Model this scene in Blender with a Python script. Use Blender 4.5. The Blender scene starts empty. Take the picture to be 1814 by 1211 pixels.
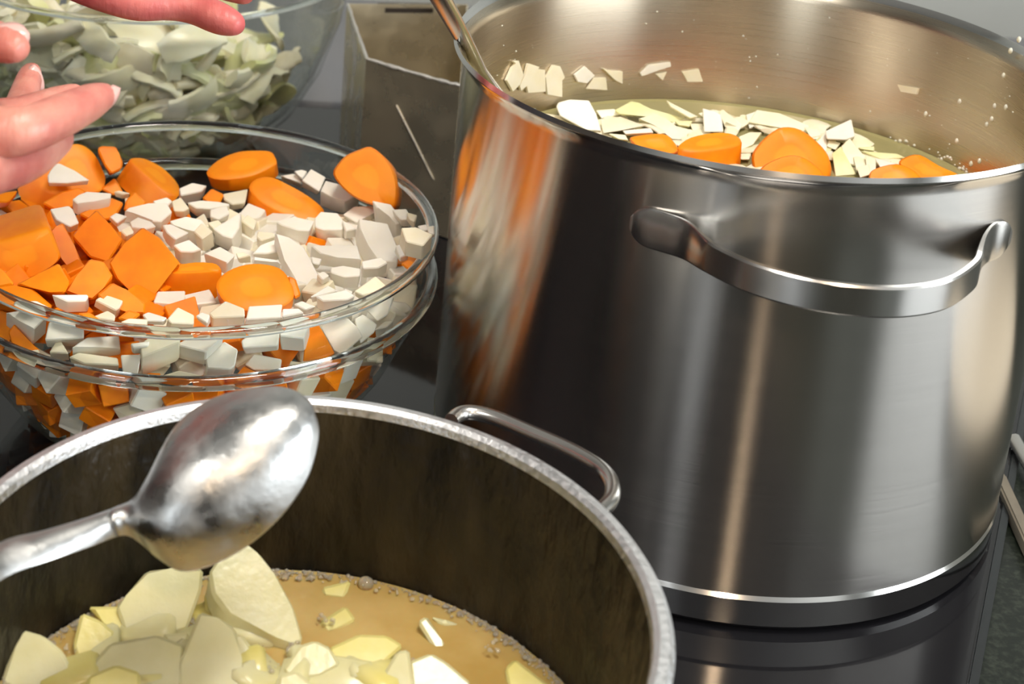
import bpy, bmesh, math, random
from mathutils import Vector, Matrix
random.seed(7)
C = bpy.context.scene.collection
scene = bpy.context.scene
W, H = 1814, 1211

# ------------------------------------------------------------------ camera
CAM = Vector((-0.18983, -0.75472, 0.46602)); PITCH = 0.32414; ROLL = 0.0581; F = 3016.73; PPX = -279.5; PPY = -537.6
FW = Vector((0, math.cos(PITCH), -math.sin(PITCH)))
R0 = Vector((1, 0, 0)); U0 = R0.cross(FW)
RT = R0 * math.cos(ROLL) + U0 * math.sin(ROLL)
UP = -R0 * math.sin(ROLL) + U0 * math.cos(ROLL)
cd = bpy.data.cameras.new('camera'); cam = bpy.data.objects.new('camera', cd); C.objects.link(cam)
M = Matrix((RT, UP, -FW)).transposed().to_4x4(); M.translation = CAM
cam.matrix_world = M
cd.sensor_width = 36; cd.lens = F / W * 36; cd.shift_x = -PPX / W; cd.shift_y = PPY / W
cd.clip_start = 0.02
cd.dof.use_dof = True; cd.dof.focus_distance = 0.76; cd.dof.aperture_fstop = 16
scene.camera = cam

# ------------------------------------------------------------------ light and exposure
scene.view_settings.view_transform = 'Standard'; scene.view_settings.look = 'None'
scene.view_settings.exposure = -0.28; scene.view_settings.gamma = 1.0; scene.view_settings.use_curve_mapping = False
wd = bpy.data.worlds.new('world'); scene.world = wd; wd.use_nodes = True
wd.node_tree.nodes['Background'].inputs[0].default_value = (0.55, 0.6, 0.65, 1); wd.node_tree.nodes['Background'].inputs[1].default_value = 0.25
def area(name, loc, target, sx, sy, power, col):
    l = bpy.data.lights.new(name, 'AREA'); l.shape = 'RECTANGLE'; l.size = sx; l.size_y = sy; l.energy = power; l.color = col
    o = bpy.data.objects.new(name, l); C.objects.link(o); o.location = loc
    o.rotation_euler = (Vector(target) - Vector(loc)).to_track_quat('-Z', 'Y').to_euler(); return o
area('ceiling_panel_light', (0.06, -0.34, 1.44), (-0.1, -0.1, 0), 0.45, 0.45, 29, (1.0, 0.93, 0.83))
area('ceiling_panel_light', (-0.80, -1.15, 1.44), (-0.2, -0.1, 0), 0.4, 0.4, 16, (1.0, 0.95, 0.88))  # added panel, placed to put a grey streak on the pot
area('window_light', (2.05, -1.25, 0.5), (0, -1.25, 0.35), 2.0, 1.2, 88, (0.92, 0.97, 1.0))
area('window_light', (-1.35, -2.5, 0.5), (-1.0, -0.5, 0.3), 0.6, 1.2, 10, (0.9, 0.96, 1.0))
area('spot_lamp_light', (0.02, -1.7, 1.42), (0, 0, 0.1), 0.12, 0.12, 10, (1.0, 0.74, 0.5))
scene.cycles.transparent_max_bounces = 32

# ------------------------------------------------------------------ geometry helpers
def ray(px, py):
    d = FW + RT * ((px - W / 2 - PPX) / F) + UP * ((H / 2 + PPY - py) / F)
    return d.normalized()
def un(px, py, z):
    d = ray(px, py); return CAM + d * ((z - CAM.z) / d.z)
def plane_hit(px, py, p, n):
    d = ray(px, py); return CAM + d * ((p - CAM).dot(n) / d.dot(n))
def cyl_hit(px, py, cx, cy, R, far=False):
    d = ray(px, py); ox, oy = CAM.x - cx, CAM.y - cy
    a = d.x * d.x + d.y * d.y; b = 2 * (ox * d.x + oy * d.y); c = ox * ox + oy * oy - R * R
    D = max(0, b * b - 4 * a * c); t = (-b + (1 if far else -1) * math.sqrt(D)) / (2 * a)
    return CAM + d * t
def link_mesh(name, bm, mat, parent=None, smooth=35, loc=None):
    me = bpy.data.meshes.new(name)
    bmesh.ops.recalc_face_normals(bm, faces=bm.faces[:])
    for f in bm.faces: f.smooth = smooth > 0
    if 0 < smooth < 180:
        for e in bm.edges:
            if len(e.link_faces) == 2 and e.calc_face_angle(0) > math.radians(smooth): e.smooth = False
    bm.to_mesh(me); bm.free()
    if isinstance(mat, (list, tuple)):
        for m in mat: me.materials.append(m)
    elif mat: me.materials.append(mat)
    o = bpy.data.objects.new(name, me); C.objects.link(o)
    if loc is not None: o.location = loc
    if parent: o.parent = parent
    return o
def tag(o, label=None, cat=None, group=None, kind=None):
    if label: o['label'] = label
    if cat: o['category'] = cat
    if group: o['group'] = group
    if kind: o['kind'] = kind
    return o
def empty(name, loc, label, cat, group=None):
    o = bpy.data.objects.new(name, None); o.empty_display_size = 0.02; C.objects.link(o); o.location = loc
    return tag(o, label, cat, group)
def lathe(profile, n=128):
    """profile: list of (r,z); closed if first==last"""
    bm = bmesh.new(); rings = []
    for r, z in profile:
        if r < 1e-6: rings.append([bm.verts.new((0, 0, z))])
        else: rings.append([bm.verts.new((r * math.cos(2 * math.pi * i / n), r * math.sin(2 * math.pi * i / n), z)) for i in range(n)])
    for a, b in zip(rings[:-1], rings[1:]):
        for i in range(n):
            j = (i + 1) % n
            if len(a) == 1 and len(b) == 1: continue
            if len(a) == 1: bm.faces.new((a[0], b[i], b[j]))
            elif len(b) == 1: bm.faces.new((a[i], a[j], b[0]))
            else: bm.faces.new((a[i], a[j], b[j], b[i]))
    bmesh.ops.remove_doubles(bm, verts=bm.verts[:], dist=1e-6)
    return bm
def ring_profile(R, z, a, b, n=16):
    return [(R + a * math.cos(2 * math.pi * i / n), z + b * math.sin(2 * math.pi * i / n)) for i in range(n + 1)]
def add_box(bm, x0, x1, y0, y1, z0, z1, bev=0):
    g = bmesh.ops.create_cube(bm, size=1)['verts']
    for v in g: v.co = Vector((x0 + (v.co.x + .5) * (x1 - x0), y0 + (v.co.y + .5) * (y1 - y0), z0 + (v.co.z + .5) * (z1 - z0)))
    if bev:
        es = {e for v in g for e in v.link_edges}
        bmesh.ops.bevel(bm, geom=list(es), offset=bev, segments=2, profile=0.6, affect='EDGES')
    return bm
def catmull(pts, per=4, closed=True):
    n = len(pts); out = []
    for i in range(n if closed else n - 1):
        g = (lambda k: pts[k % n]) if closed else (lambda k: pts[min(max(k, 0), n - 1)])
        p0, p1, p2, p3 = g(i - 1), g(i), g(i + 1), g(i + 2)
        for k in range(per):
            t = k / per
            out.append(tuple(0.5 * ((2 * b) + (-a + c) * t + (2 * a - 5 * b + 4 * c - d) * t * t + (-a + 3 * b - 3 * c + d) * t ** 3) for a, b, c, d in zip(p0, p1, p2, p3)))
    if not closed: out.append(tuple(pts[-1]))
    return out
def tube(path, r, n=12, flat=1.0):
    """round bar along a list of Vectors"""
    bm = bmesh.new(); rings = []; up = Vector((0, 0, 1))
    for i, p in enumerate(path):
        t = (path[min(i + 1, len(path) - 1)] - path[max(i - 1, 0)]).normalized()
        a = t.cross(up);
        if a.length < 1e-3: a = t.cross(Vector((1, 0, 0)))
        a.normalize(); b = a.cross(t)
        rr = r[i] if isinstance(r, (list, tuple)) else r
        rings.append([bm.verts.new(p + a * rr * math.cos(2 * math.pi * k / n) + b * rr * flat * math.sin(2 * math.pi * k / n)) for k in range(n)])
    for x, y in zip(rings[:-1], rings[1:]):
        for k in range(n): bm.faces.new((x[k], x[(k + 1) % n], y[(k + 1) % n], y[k]))
    bm.faces.new(rings[0][::-1]); bm.faces.new(rings[-1])
    return bm

# ------------------------------------------------------------------ materials
def mat(name, col, rough=0.5, metal=0.0, **kw):
    m = bpy.data.materials.new(name); m.use_nodes = True
    b = m.node_tree.nodes['Principled BSDF']
    b.inputs['Base Color'].default_value = (*col, 1); b.inputs['Roughness'].default_value = rough; b.inputs['Metallic'].default_value = metal
    for k, v in kw.items():
        b.inputs[k.replace('_', ' ')].default_value = v
    return m
def N(m, t, **kw):
    n = m.node_tree.nodes.new(t)
    for k, v in kw.items():
        if k in n.inputs: n.inputs[k].default_value = v
        else: setattr(n, k, v)
    return n
def L(m, a, b): m.node_tree.links.new(a, b)
def bsdf(m): return m.node_tree.nodes['Principled BSDF']
def noise_colour(m, c0, c1, scale, detail=3, lo=0.35, hi=0.65, coord='Object', stretch=None, target='Base Color'):
    tc = N(m, 'ShaderNodeTexCoord'); nz = N(m, 'ShaderNodeTexNoise'); nz.inputs['Scale'].default_value = scale; nz.inputs['Detail'].default_value = detail
    src = tc.outputs[coord]
    if stretch:
        mp = N(m, 'ShaderNodeMapping'); mp.inputs['Scale'].default_value = stretch; L(m, src, mp.inputs[0]); src = mp.outputs[0]
    L(m, src, nz.inputs['Vector'])
    cr = N(m, 'ShaderNodeValToRGB'); cr.color_ramp.elements[0].position = lo; cr.color_ramp.elements[1].position = hi
    cr.color_ramp.elements[0].color = (*c0, 1); cr.color_ramp.elements[1].color = (*c1, 1)
    L(m, nz.outputs['Fac'], cr.inputs[0]); L(m, cr.outputs[0], bsdf(m).inputs[target])
    return nz, cr
def bump(m, scale, strength, dist=0.001, stretch=None, detail=4, coord='Object'):
    tc = N(m, 'ShaderNodeTexCoord'); nz = N(m, 'ShaderNodeTexNoise'); nz.inputs['Scale'].default_value = scale; nz.inputs['Detail'].default_value = detail
    src = tc.outputs[coord]
    if stretch:
        mp = N(m, 'ShaderNodeMapping'); mp.inputs['Scale'].default_value = stretch; L(m, src, mp.inputs[0]); src = mp.outputs[0]
    L(m, src, nz.inputs['Vector'])
    bp = N(m, 'ShaderNodeBump'); bp.inputs['Strength'].default_value = strength; bp.inputs['Distance'].default_value = dist
    L(m, nz.outputs['Fac'], bp.inputs['Height']); L(m, bp.outputs[0], bsdf(m).inputs['Normal'])
    return bp

def brushed(name, col, rough, aniso):
    m = mat(name, col, rough, 1.0, Anisotropic=aniso, Anisotropic_Rotation=0.25)
    tg = N(m, 'ShaderNodeTangent'); tg.direction_type = 'RADIAL'; tg.axis = 'Z'
    L(m, tg.outputs[0], bsdf(m).inputs['Tangent'])
    nz, cr = noise_colour(m, (rough * .95,) * 3, (rough * 1.06,) * 3, 1.0, 3, .3, .7, stretch=(10, 10, 2500), target='Roughness')
    return m
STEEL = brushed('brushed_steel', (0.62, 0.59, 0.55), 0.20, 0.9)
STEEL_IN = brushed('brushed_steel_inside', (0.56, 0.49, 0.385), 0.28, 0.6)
POLISH = mat('polished_steel', (0.66, 0.65, 0.63), 0.12, 1.0)
SATIN = mat('satin_steel', (0.62, 0.60, 0.57), 0.24, 1.0)
SPOON = mat('worn_spoon_steel', (0.50, 0.505, 0.50), 0.36, 1.0); noise_colour(SPOON, (.24,) * 3, (.55,) * 3, 70, 6, .35, .65, target='Roughness'); bump(SPOON, 130, .35, .0012)
ALU = mat('cast_aluminium_rim', (0.92, 0.93, 0.95), 0.32, 1.0); bump(ALU, 700, .45, .0005); noise_colour(ALU, (.32,) * 3, (.5,) * 3, 500, 3, target='Roughness')
ALUOUT = mat('aluminium_outside', (0.55, 0.55, 0.56), 0.35, 1.0)
ALUIN = mat('stained_pot_inside', (0.035, 0.029, 0.021), 0.42, 0.0)
bsdf(ALUIN).inputs['Specular IOR Level'].default_value = .25; noise_colour(ALUIN, (0.008, 0.0065, 0.0045), (0.060, 0.044, 0.021), 40, 6, .38, .85, stretch=(1, 1, .35)); bump(ALUIN, 70, .9, .006, stretch=(1, 1, .45))
def glass_thin(name, tint, ior=1.45):
    m = bpy.data.materials.new(name); m.use_nodes = True; nt = m.node_tree; nt.nodes.remove(bsdf(m)); out = nt.nodes['Material Output']
    t = N(m, 'ShaderNodeBsdfTransparent'); t.inputs[0].default_value = (*tint, 1)
    g = N(m, 'ShaderNodeBsdfGlossy'); g.inputs['Roughness'].default_value = 0.02
    lw = N(m, 'ShaderNodeLayerWeight'); lw.inputs['Blend'].default_value = .5
    pw = N(m, 'ShaderNodeMath', operation='POWER'); pw.inputs[1].default_value = 5; L(m, lw.outputs['Facing'], pw.inputs[0])
    ma = N(m, 'ShaderNodeMath', operation='MULTIPLY_ADD'); ma.inputs[1].default_value = .8; ma.inputs[2].default_value = .035; L(m, pw.outputs[0], ma.inputs[0])
    mx = N(m, 'ShaderNodeMixShader'); L(m, ma.outputs[0], mx.inputs[0]); L(m, t.outputs[0], mx.inputs[1]); L(m, g.outputs[0], mx.inputs[2]); L(m, mx.outputs[0], out.inputs[0])
    return m
GLASS = glass_thin('clear_glass', (0.95, 0.965, 0.955))
GRIM = mat('thick_glass', (0.93, 0.96, 0.94), 0.0, 0.0, Transmission_Weight=1.0, IOR=1.5)
HOB = mat('black_glass', (0.010, 0.010, 0.012), 0.06); bump(HOB, 8, .02, .001)
BUBBLE = mat('bubble', (0.92, 0.88, 0.76), 0.05, 0.0, Transmission_Weight=0.78, IOR=1.33)

CARROT = mat('carrot', (0.9, 0.3, 0.02), 0.42, Specular_IOR_Level=.3, Subsurface_Weight=0.2, Subsurface_Scale=0.004)
bsdf(CARROT).inputs['Subsurface Radius'].default_value = (1, .4, .1)
_nz, _cr = noise_colour(CARROT, (0.84, 0.20, 0.0025), (0.92, 0.275, 0.004), 60, 4)
at = N(CARROT, 'ShaderNodeAttribute', attribute_name='core'); r2 = N(CARROT, 'ShaderNodeValToRGB')
r2.color_ramp.elements[0].position = 0.0; r2.color_ramp.elements[0].color = (.92, .92, .92, 1)
r2.color_ramp.elements[1].position = 1.0; r2.color_ramp.elements[1].color = (0, 0, 0, 1)
e = r2.color_ramp.elements.new(.38); e.color = (.75, .75, .75, 1); e = r2.color_ramp.elements.new(.47); e.color = (.35, .35, .35, 1); e = r2.color_ramp.elements.new(.93); e.color = (.5, .5, .5, 1)
L(CARROT, at.outputs['Fac'], r2.inputs[0])
mixc = N(CARROT, 'ShaderNodeMix', data_type='RGBA'); L(CARROT, r2.outputs[0], mixc.inputs[0]); L(CARROT, _cr.outputs[0], mixc.inputs[6]); mixc.inputs[7].default_value = (0.97, 0.36, 0.012, 1)
L(CARROT, mixc.outputs[2], bsdf(CARROT).inputs['Base Color']); bump(CARROT, 220, .15, .0008)

def veg(name, c0, c1, scale, rough=.45, sss=.25, b=.12):
    m = mat(name, c0, rough, Subsurface_Weight=sss, Subsurface_Scale=0.004); bsdf(m).inputs['Subsurface Radius'].default_value = (1, .8, .5)
    noise_colour(m, c0, c1, scale, 4); bump(m, 300, b, .0006); return m
WHITE = veg('white_root', (0.83, 0.79, 0.69), (0.88, 0.85, 0.77), 50)
CREAM = veg('cream_root', (0.81, 0.74, 0.54), (0.86, 0.80, 0.64), 60)
CABB = veg('white_cabbage', (0.86, 0.81, 0.57), (0.90, 0.87, 0.70), 45, .3)
CABG = veg('green_cabbage', (0.70, 0.71, 0.33), (0.82, 0.81, 0.54), 40, .3)
COOK = veg('cooked_pale', (0.66, 0.62, 0.33), (0.73, 0.70, 0.45), 40, .26, .35, .25)
COOKY = veg('cooked_yellow', (0.70, 0.62, 0.20), (0.77, 0.70, 0.33), 40, .24, .35, .25)
BROTH = mat('broth', (0.52, 0.36, 0.13), 0.08, Subsurface_Weight=.3, Subsurface_Scale=.01); noise_colour(BROTH, (0.40, 0.26, 0.075), (0.58, 0.42, 0.17), 28, 4, .3, .7); bump(BROTH, 90, .08, .002)
BROTHA = mat('clear_broth', (0.46, 0.42, 0.2), 0.06, Transmission_Weight=.35, IOR=1.33); bump(BROTHA, 110, .1, .002)
SKIN = mat('skin', (0.62, 0.24, 0.19), 0.42, Subsurface_Weight=.35, Subsurface_Scale=.008)
bsdf(SKIN).inputs['Subsurface Radius'].default_value = (1, .35, .2)
noise_colour(SKIN, (0.50, 0.14, 0.115), (0.64, 0.28, 0.215), 45, 4, .35, .68); _b1 = bump(SKIN, 190, .4, .0012); _b2 = bump(SKIN, 60, .45, .0022, stretch=(3.2, .6, .8), detail=3); L(SKIN, _b1.outputs[0], _b2.inputs['Normal'])
SKINR = mat('skin_redder', (0.62, 0.2, 0.18), 0.42, Subsurface_Weight=.35, Subsurface_Scale=.008)  # redder copy of the skin tone for the upper hand
bsdf(SKINR).inputs['Subsurface Radius'].default_value = (1, .35, .2)
noise_colour(SKINR, (0.52, 0.105, 0.105), (0.66, 0.21, 0.18), 45, 3, .35, .7); _b1 = bump(SKINR, 190, .4, .0012); _b2 = bump(SKINR, 60, .4, .0022, stretch=(3.2, .6, .8), detail=3); L(SKINR, _b1.outputs[0], _b2.inputs['Normal'])
NAIL = mat('nail', (0.66, 0.39, 0.35), 0.25)
CLOTH = mat('dark_cloth', (0.012, 0.012, 0.016), .85); bump(CLOTH, 500, .3, .001)

# ------------------------------------------------------------------ the room and the counter
def struct(name, bm, m, label=None, smooth=0):
    return tag(link_mesh(name, bm, m, smooth=smooth), label, None, None, 'structure')
FLOOR = mat('floor_tile', (0.10, 0.09, 0.08), .5); noise_colour(FLOOR, (.08, .07, .06), (.14, .125, .11), 6)
WALLM = mat('wall_paint', (0.52, 0.54, 0.52), .7); noise_colour(WALLM, (.50, .52, .50), (.55, .57, .55), 5)
DARKW = mat('dark_cabinet_front', (0.035, 0.026, 0.02), .45); noise_colour(DARKW, (.03, .022, .016), (.05, .037, .028), 4, stretch=(1, 1, 8))
CEIL = mat('ceiling_paint', (0.55, 0.54, 0.52), .8)
COUNTER = mat('dark_stone', (0.020, 0.026, 0.020), .32)
noise_colour(COUNTER, (.006, .009, .006), (.026, .033, .024), 380, 2, .45, .75)
BACKC = mat('grey_stone', (0.20, 0.20, 0.215), .45)
ZF = -0.9
struct('floor', add_box(bmesh.new(), -2.2, 2.2, -2.8, 1.3, ZF - .05, ZF), FLOOR)
struct('ceiling', add_box(bmesh.new(), -2.2, 2.2, -2.8, 1.3, 1.5, 1.55), CEIL)
struct('wall_back', add_box(bmesh.new(), -2.2, 2.2, 1.1, 1.2, ZF, 1.5), WALLM)
struct('wall_left', add_box(bmesh.new(), -2.3, -2.2, -2.8, 1.2, ZF, 1.5), WALLM)
struct('wall_right', add_box(bmesh.new(), 2.2, 2.3, -2.8, 1.2, ZF, 1.5), WALLM)
struct('wall_front', add_box(bmesh.new(), -2.2, 2.2, -2.9, -2.8, ZF, 1.5), WALLM)
for nm, bx in (('window_1', (2.14, 2.2, -2.3, -.2, -.15, 1.15)), ('window_2', (-1.7, -1.0, -2.8, -2.74, -.15, 1.15))):
    bm = bmesh.new(); x0, x1, y0, y1, z0, z1 = bx; t = .05
    if x1 - x0 < .1:
        for a in ((y0 - t, y0, z0 - t, z1 + t), (y1, y1 + t, z0 - t, z1 + t), (y0, y1, z0 - t, z0), (y0, y1, z1, z1 + t)): add_box(bm, x0, x1, *a)
    else:
        for a in ((x0 - t, x0, y0, y1, z0 - t, z1 + t), (x1, x1 + t, y0, y1, z0 - t, z1 + t), (x0, x1, y0, y1, z0 - t, z0), (x0, x1, y0, y1, z1, z1 + t)): add_box(bm, *a)
    struct(nm, bm, mat('window_frame_' + nm[-1], (.7, .7, .68), .5))
# worktop carrying the hob
ctr = empty('worktop', (0, 0, -.02), 'dark greenish stone worktop around the black glass hob', 'worktop')
link_mesh('slab', add_box(bmesh.new(), -.56, .95, -.62, .74, -.06, -.004, .004), COUNTER, ctr).matrix_parent_inverse = Matrix.Translation((0, 0, .02))
link_mesh('base_unit', add_box(bmesh.new(), -.5, .9, -.55, .7, ZF, -.06), DARKW, ctr).matrix_parent_inverse = Matrix.Translation((0, 0, .02))
def prism_xy(poly, z0, z1, bev=.001):
    bm = bmesh.new(); a = [bm.verts.new((x, y, z0)) for x, y in poly]; b = [bm.verts.new((x, y, z1)) for x, y in poly]
    bm.faces.new(a[::-1]); bm.faces.new(b)
    for i in range(len(poly)): j = (i + 1) % len(poly); bm.faces.new((a[i], a[j], b[j], b[i]))
    if bev: bmesh.ops.bevel(bm, geom=bm.edges[:], offset=bev, segments=2, affect='EDGES')
    return bm
dx, dy = .0854, .1907
pa = (.1663 + dx * 1.6, .0274 + dy * 1.6); pb = (.1663 - dx * 2.2, .0274 - dy * 2.2)
hob = empty('glass_hob', (0, .1, -.004), 'black glass ceramic hob under the pots and bowls', 'hob')
inv = Matrix.Translation((0, -.1, .004))
link_mesh('glass_top', prism_xy([(-.5, pb[1]), pb, pa, (pa[0], .462), (-.5, .462)], -.004, 0, .0008), HOB, hob).matrix_parent_inverse = inv
n_ = Vector((dy, -dx)).normalized() * .004
link_mesh('edge_trim', prism_xy([pb, (pb[0] + n_.x, pb[1] + n_.y), (pa[0] + n_.x, pa[1] + n_.y), pa], -.004, .0006, .0004), mat('dull_trim', (.10, .105, .11), .35, 1.0), hob).matrix_parent_inverse = inv
bk = empty('rear_ledge', (0, .6, 0), 'grey stone ledge behind the black hob, glimpsed between bowl and tin', 'ledge')
link_mesh('ledge_slab', add_box(bmesh.new(), -.5, .5, .468, .735, -.004, .003, .001), BACKC, bk).matrix_parent_inverse = Matrix.Translation((0, -.6, 0))
# dark cabinets added in place of the photographer, to darken the pot's reflection
for (x0, x1, lab) in ((-.62, -.12, 'unseen dark brown cabinet left of the warm lamp, added to darken the pot reflection'), (.12, .95, 'unseen dark brown cabinet right of the warm lamp, added to darken the pot reflection')):
    cb = empty('added_cabinet', ((x0 + x1) / 2, -2.5, ZF), lab, 'cabinet')
    iv = Matrix.Translation((-(x0 + x1) / 2, 2.5, -ZF))
    link_mesh('carcass', add_box(bmesh.new(), x0, x1, -2.78, -2.42, ZF + .002, 1.3, .004), DARKW, cb).matrix_parent_inverse = iv
    link_mesh('door', add_box(bmesh.new(), x0 + .01, x1 - .01, -2.418, -2.40, ZF + .06, 1.28, .003), DARKW, cb).matrix_parent_inverse = iv
cb = empty('added_cabinet', (-1.95, -.95, ZF), 'dark brown cabinet added at the left wall to darken the pot reflection', 'cabinet')  # unseen cabinet added so the left of the pot mirrors something dark
iv = Matrix.Translation((1.95, .95, -ZF))
link_mesh('carcass', add_box(bmesh.new(), -2.18, -1.80, -1.7, -.1, ZF + .002, 1.3, .004), DARKW, cb).matrix_parent_inverse = iv
for y in (-1.69, -.895): link_mesh('door', add_box(bmesh.new(), -1.798, -1.78, y, y + .785, ZF + .06, 1.28, .003), DARKW, cb).matrix_parent_inverse = iv
lp = empty('ceiling_lamp', (.02, -1.7, 1.5), 'small warm ceiling spot lamp', 'lamp')
link_mesh('lamp_housing', lathe([(0.10, -.07), (.105, -.07), (.105, -.001), (.0, -.001)], 32), SATIN, lp)
for (x, y, h, lab) in ((.06, -.34, .225, 'square white ceiling light panel over the steel pot'), (-.80, -1.15, .2, 'square white ceiling light panel added at front left for a grey streak on the pot')):
    pl = empty('ceiling_panel', (x, y, 1.5), lab, 'lamp')
    link_mesh('panel_frame', add_box(bmesh.new(), -h - .03, h + .03, -h - .03, h + .03, -.05, -.001), mat('panel_white', (.8, .8, .8), .5), pl)

# ------------------------------------------------------------------ steel stockpot
HA, RA, RL = .2152, .1384, .1425
pot = empty('stockpot', (0, 0, 0), 'tall brushed stainless steel stockpot with broth, carrots and cabbage on the hob', 'pot')
link_mesh('pot_wall', lathe([(RA - .0010, .0184), (RA, .0190), (RA, HA - .010), (RA + .0006, HA - .007), (RA + .003, HA - .0035)], 256), STEEL, pot)
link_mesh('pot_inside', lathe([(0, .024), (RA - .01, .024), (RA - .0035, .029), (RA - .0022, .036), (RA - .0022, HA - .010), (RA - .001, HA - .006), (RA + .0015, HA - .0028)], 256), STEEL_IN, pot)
link_mesh('pouring_lip', lathe([(RA + .0010, HA - .0036), (RA + .0022, HA - .0012), (RA + .0038, HA), (RL, HA - .0006), (RL + .0007, HA - .0020), (RL - .0006, HA - .0034), (RA + .0030, HA - .0046), (RA + .0010, HA - .0036)], 256), POLISH, pot)
link_mesh('base_ring', lathe([(0, .0005), (RA - .006, .0005), (RA - .0015, .0018), (RA + .0002, .004), (RA + .0004, .0165), (RA - .0012, .0186), (0, .0186)], 256), POLISH, pot)
def strap(rot, z, parent, name):
    """flat steel strap handle: rounded pads lying on the wall, bowed out between them"""
    m0 = math.radians(-87.8 + rot); o_ = Vector((math.cos(m0), math.sin(m0), 0)); t_ = Vector((-math.sin(m0), math.cos(m0), 0))
    sf = lambda u: math.sqrt(RA * RA - u * u) + .0006
    ctl = [(-.0775, sf(-.0775)), (-.072, sf(-.072)), (-.065, sf(-.065) + .0006), (-.0572, .1295), (-.0505, .1405), (-.038, .1565), (-.021, .1675), (-.003, .1725), (.0165, .1722), (.036, .164),
           (.0525, .1475), (.0595, .1350), (.0640, .1272), (.070, sf(.070)), (.0765, sf(.0765)), (.0805, sf(.0805))]
    pts = catmull(ctl, 6, False); n = len(pts) - 1; bm = bmesh.new(); rows = []
    for i, (u, w) in enumerate(pts):
        a, b = pts[max(i - 1, 0)], pts[min(i + 1, n)]
        tg = (t_ * (b[0] - a[0]) + o_ * (b[1] - a[1])).normalized(); nr = Vector((tg.y, -tg.x, 0))
        e = min(abs(u - ctl[0][0]), abs(u - ctl[-1][0]))
        k = max(0, min(1, (w - sf(u)) / .012)); hh = .0087 - .0022 * k
        if e < .008: hh *= math.sqrt(max(.10, 1 - ((.008 - e) / .008) ** 2 * .92))
        th = .0008 + .0007 * k
        p = t_ * u + o_ * w + Vector((0, 0, z + .002 * (1 - k)))
        rows.append([bm.verts.new(p + nr * th * sx + Vector((0, 0, hh * sz))) for sx, sz in ((-1, -.86), (-.6, -1), (.6, -1), (1, -.86), (1, .86), (.6, 1), (-.6, 1), (-1, .86))])
    for x, y in zip(rows[:-1], rows[1:]):
        for k in range(8): bm.faces.new((x[k], x[(k + 1) % 8], y[(k + 1) % 8], y[k]))
    bm.faces.new(rows[0]); bm.faces.new(rows[-1][::-1])
    return link_mesh(name, bm, SATIN, parent, 30)
strap(0, .178, pot, 'handle')
strap(180, .178, pot, 'handle')
ZL = .1412
tag(link_mesh('broth', lathe([(0, ZL), (RA - .004, ZL), (RA - .0026, ZL + .0010)], 128), BROTHA), 'pale clear broth filling the steel stockpot', 'broth')

# ------------------------------------------------------------------ old aluminium pot
BX, BY, RB, HB, RBI, ZB = -.1971, -.3127, .1147, .1398, .1070, .0666
apot = empty('aluminium_pot', (BX, BY, 0), 'old aluminium pot with thick bright rim and dark stained inside', 'pot')
link_mesh('pot_inside', lathe([(0, .010), (RBI - .006, .010), (RBI, .018), (RBI + .0004, HB - .006), (RBI + .001, HB - .0035)], 160), ALUIN, apot)
link_mesh('pot_wall', lathe([(0, .0006), (RB - .012, .0006), (RB - .0045, .006), (RB - .0035, HB - .008)], 128), ALUOUT, apot)
link_mesh('rim', lathe([(RBI + .0006, HB - .004), (RBI + .0012, HB - .0012), (RBI + .003, HB), (RB - .0018, HB - .0004), (RB, HB - .003), (RB - .0002, HB - .007), (RB - .0036, HB - .0085), (RBI + .0006, HB - .004)], 200), ALU, apot)
hp = [(800, 745), (815, 733), (840, 731), (880, 741), (940, 766), (1000, 792), (1045, 816), (1070, 835), (1084, 858), (1082, 885), (1062, 905)]
path = [un(x, y, .122) for x, y in catmull(hp, 5, False)]
b_ = tube(path, .0030)
for v in b_.verts: v.co -= Vector((BX, BY, 0))
link_mesh('handle', b_, SATIN, apot, 60)
tag(link_mesh('cloudy_broth', lathe([(0, ZB), (RBI - .004, ZB), (RBI - .0006, ZB + .0012)], 128), BROTH, loc=(BX, BY, 0)), 'cloudy golden broth simmering in the aluminium pot', 'broth')

# ------------------------------------------------------------------ glass bowls
CX, CY, RC, ZC, ZLOW = -.2662, .0181, .1236, .1098, .0855
bowl = empty('glass_bowl', (CX, CY, 0), 'clear glass bowl heaped with carrot slices and white cubes', 'bowl')
link_mesh('bowl_wall', lathe([(0, .0008), (.066, .0008), (.073, .003), (.088, .018), (.104, .042), (.116, .068), (.1212, .082), (.1208, .0875), (.1215, .108),
                              (.1180, .108), (.1180, .0865), (.1172, .080), (.1120, .066), (.100, .042), (.084, .019), (.070, .0055), (.0, .0045)], 160), GLASS, bowl)
link_mesh('rim', lathe(ring_profile(.1207, .1086, .0032, .0028), 160), GRIM, bowl)
link_mesh('ridge', lathe(ring_profile(.1220, .0848, .0030, .0036), 160), GRIM, bowl)
DX, DY = -.3372, .3897
dbowl = empty('cabbage_bowl', (DX, DY, 0), 'large clear glass bowl full of shredded white cabbage at the back', 'bowl')
link_mesh('bowl_wall', lathe([(0, .0008), (.072, .0008), (.079, .003), (.109, .030), (.126, .060), (.138, .098), (.1425, .131),
                              (.1395, .131), (.135, .098), (.123, .061), (.106, .032), (.076, .0065), (0, .005)], 128), GLASS, dbowl)
link_mesh('rim', lathe(ring_profile(.1412, .1318, .0028, .0022), 128), GRIM, dbowl)

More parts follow.
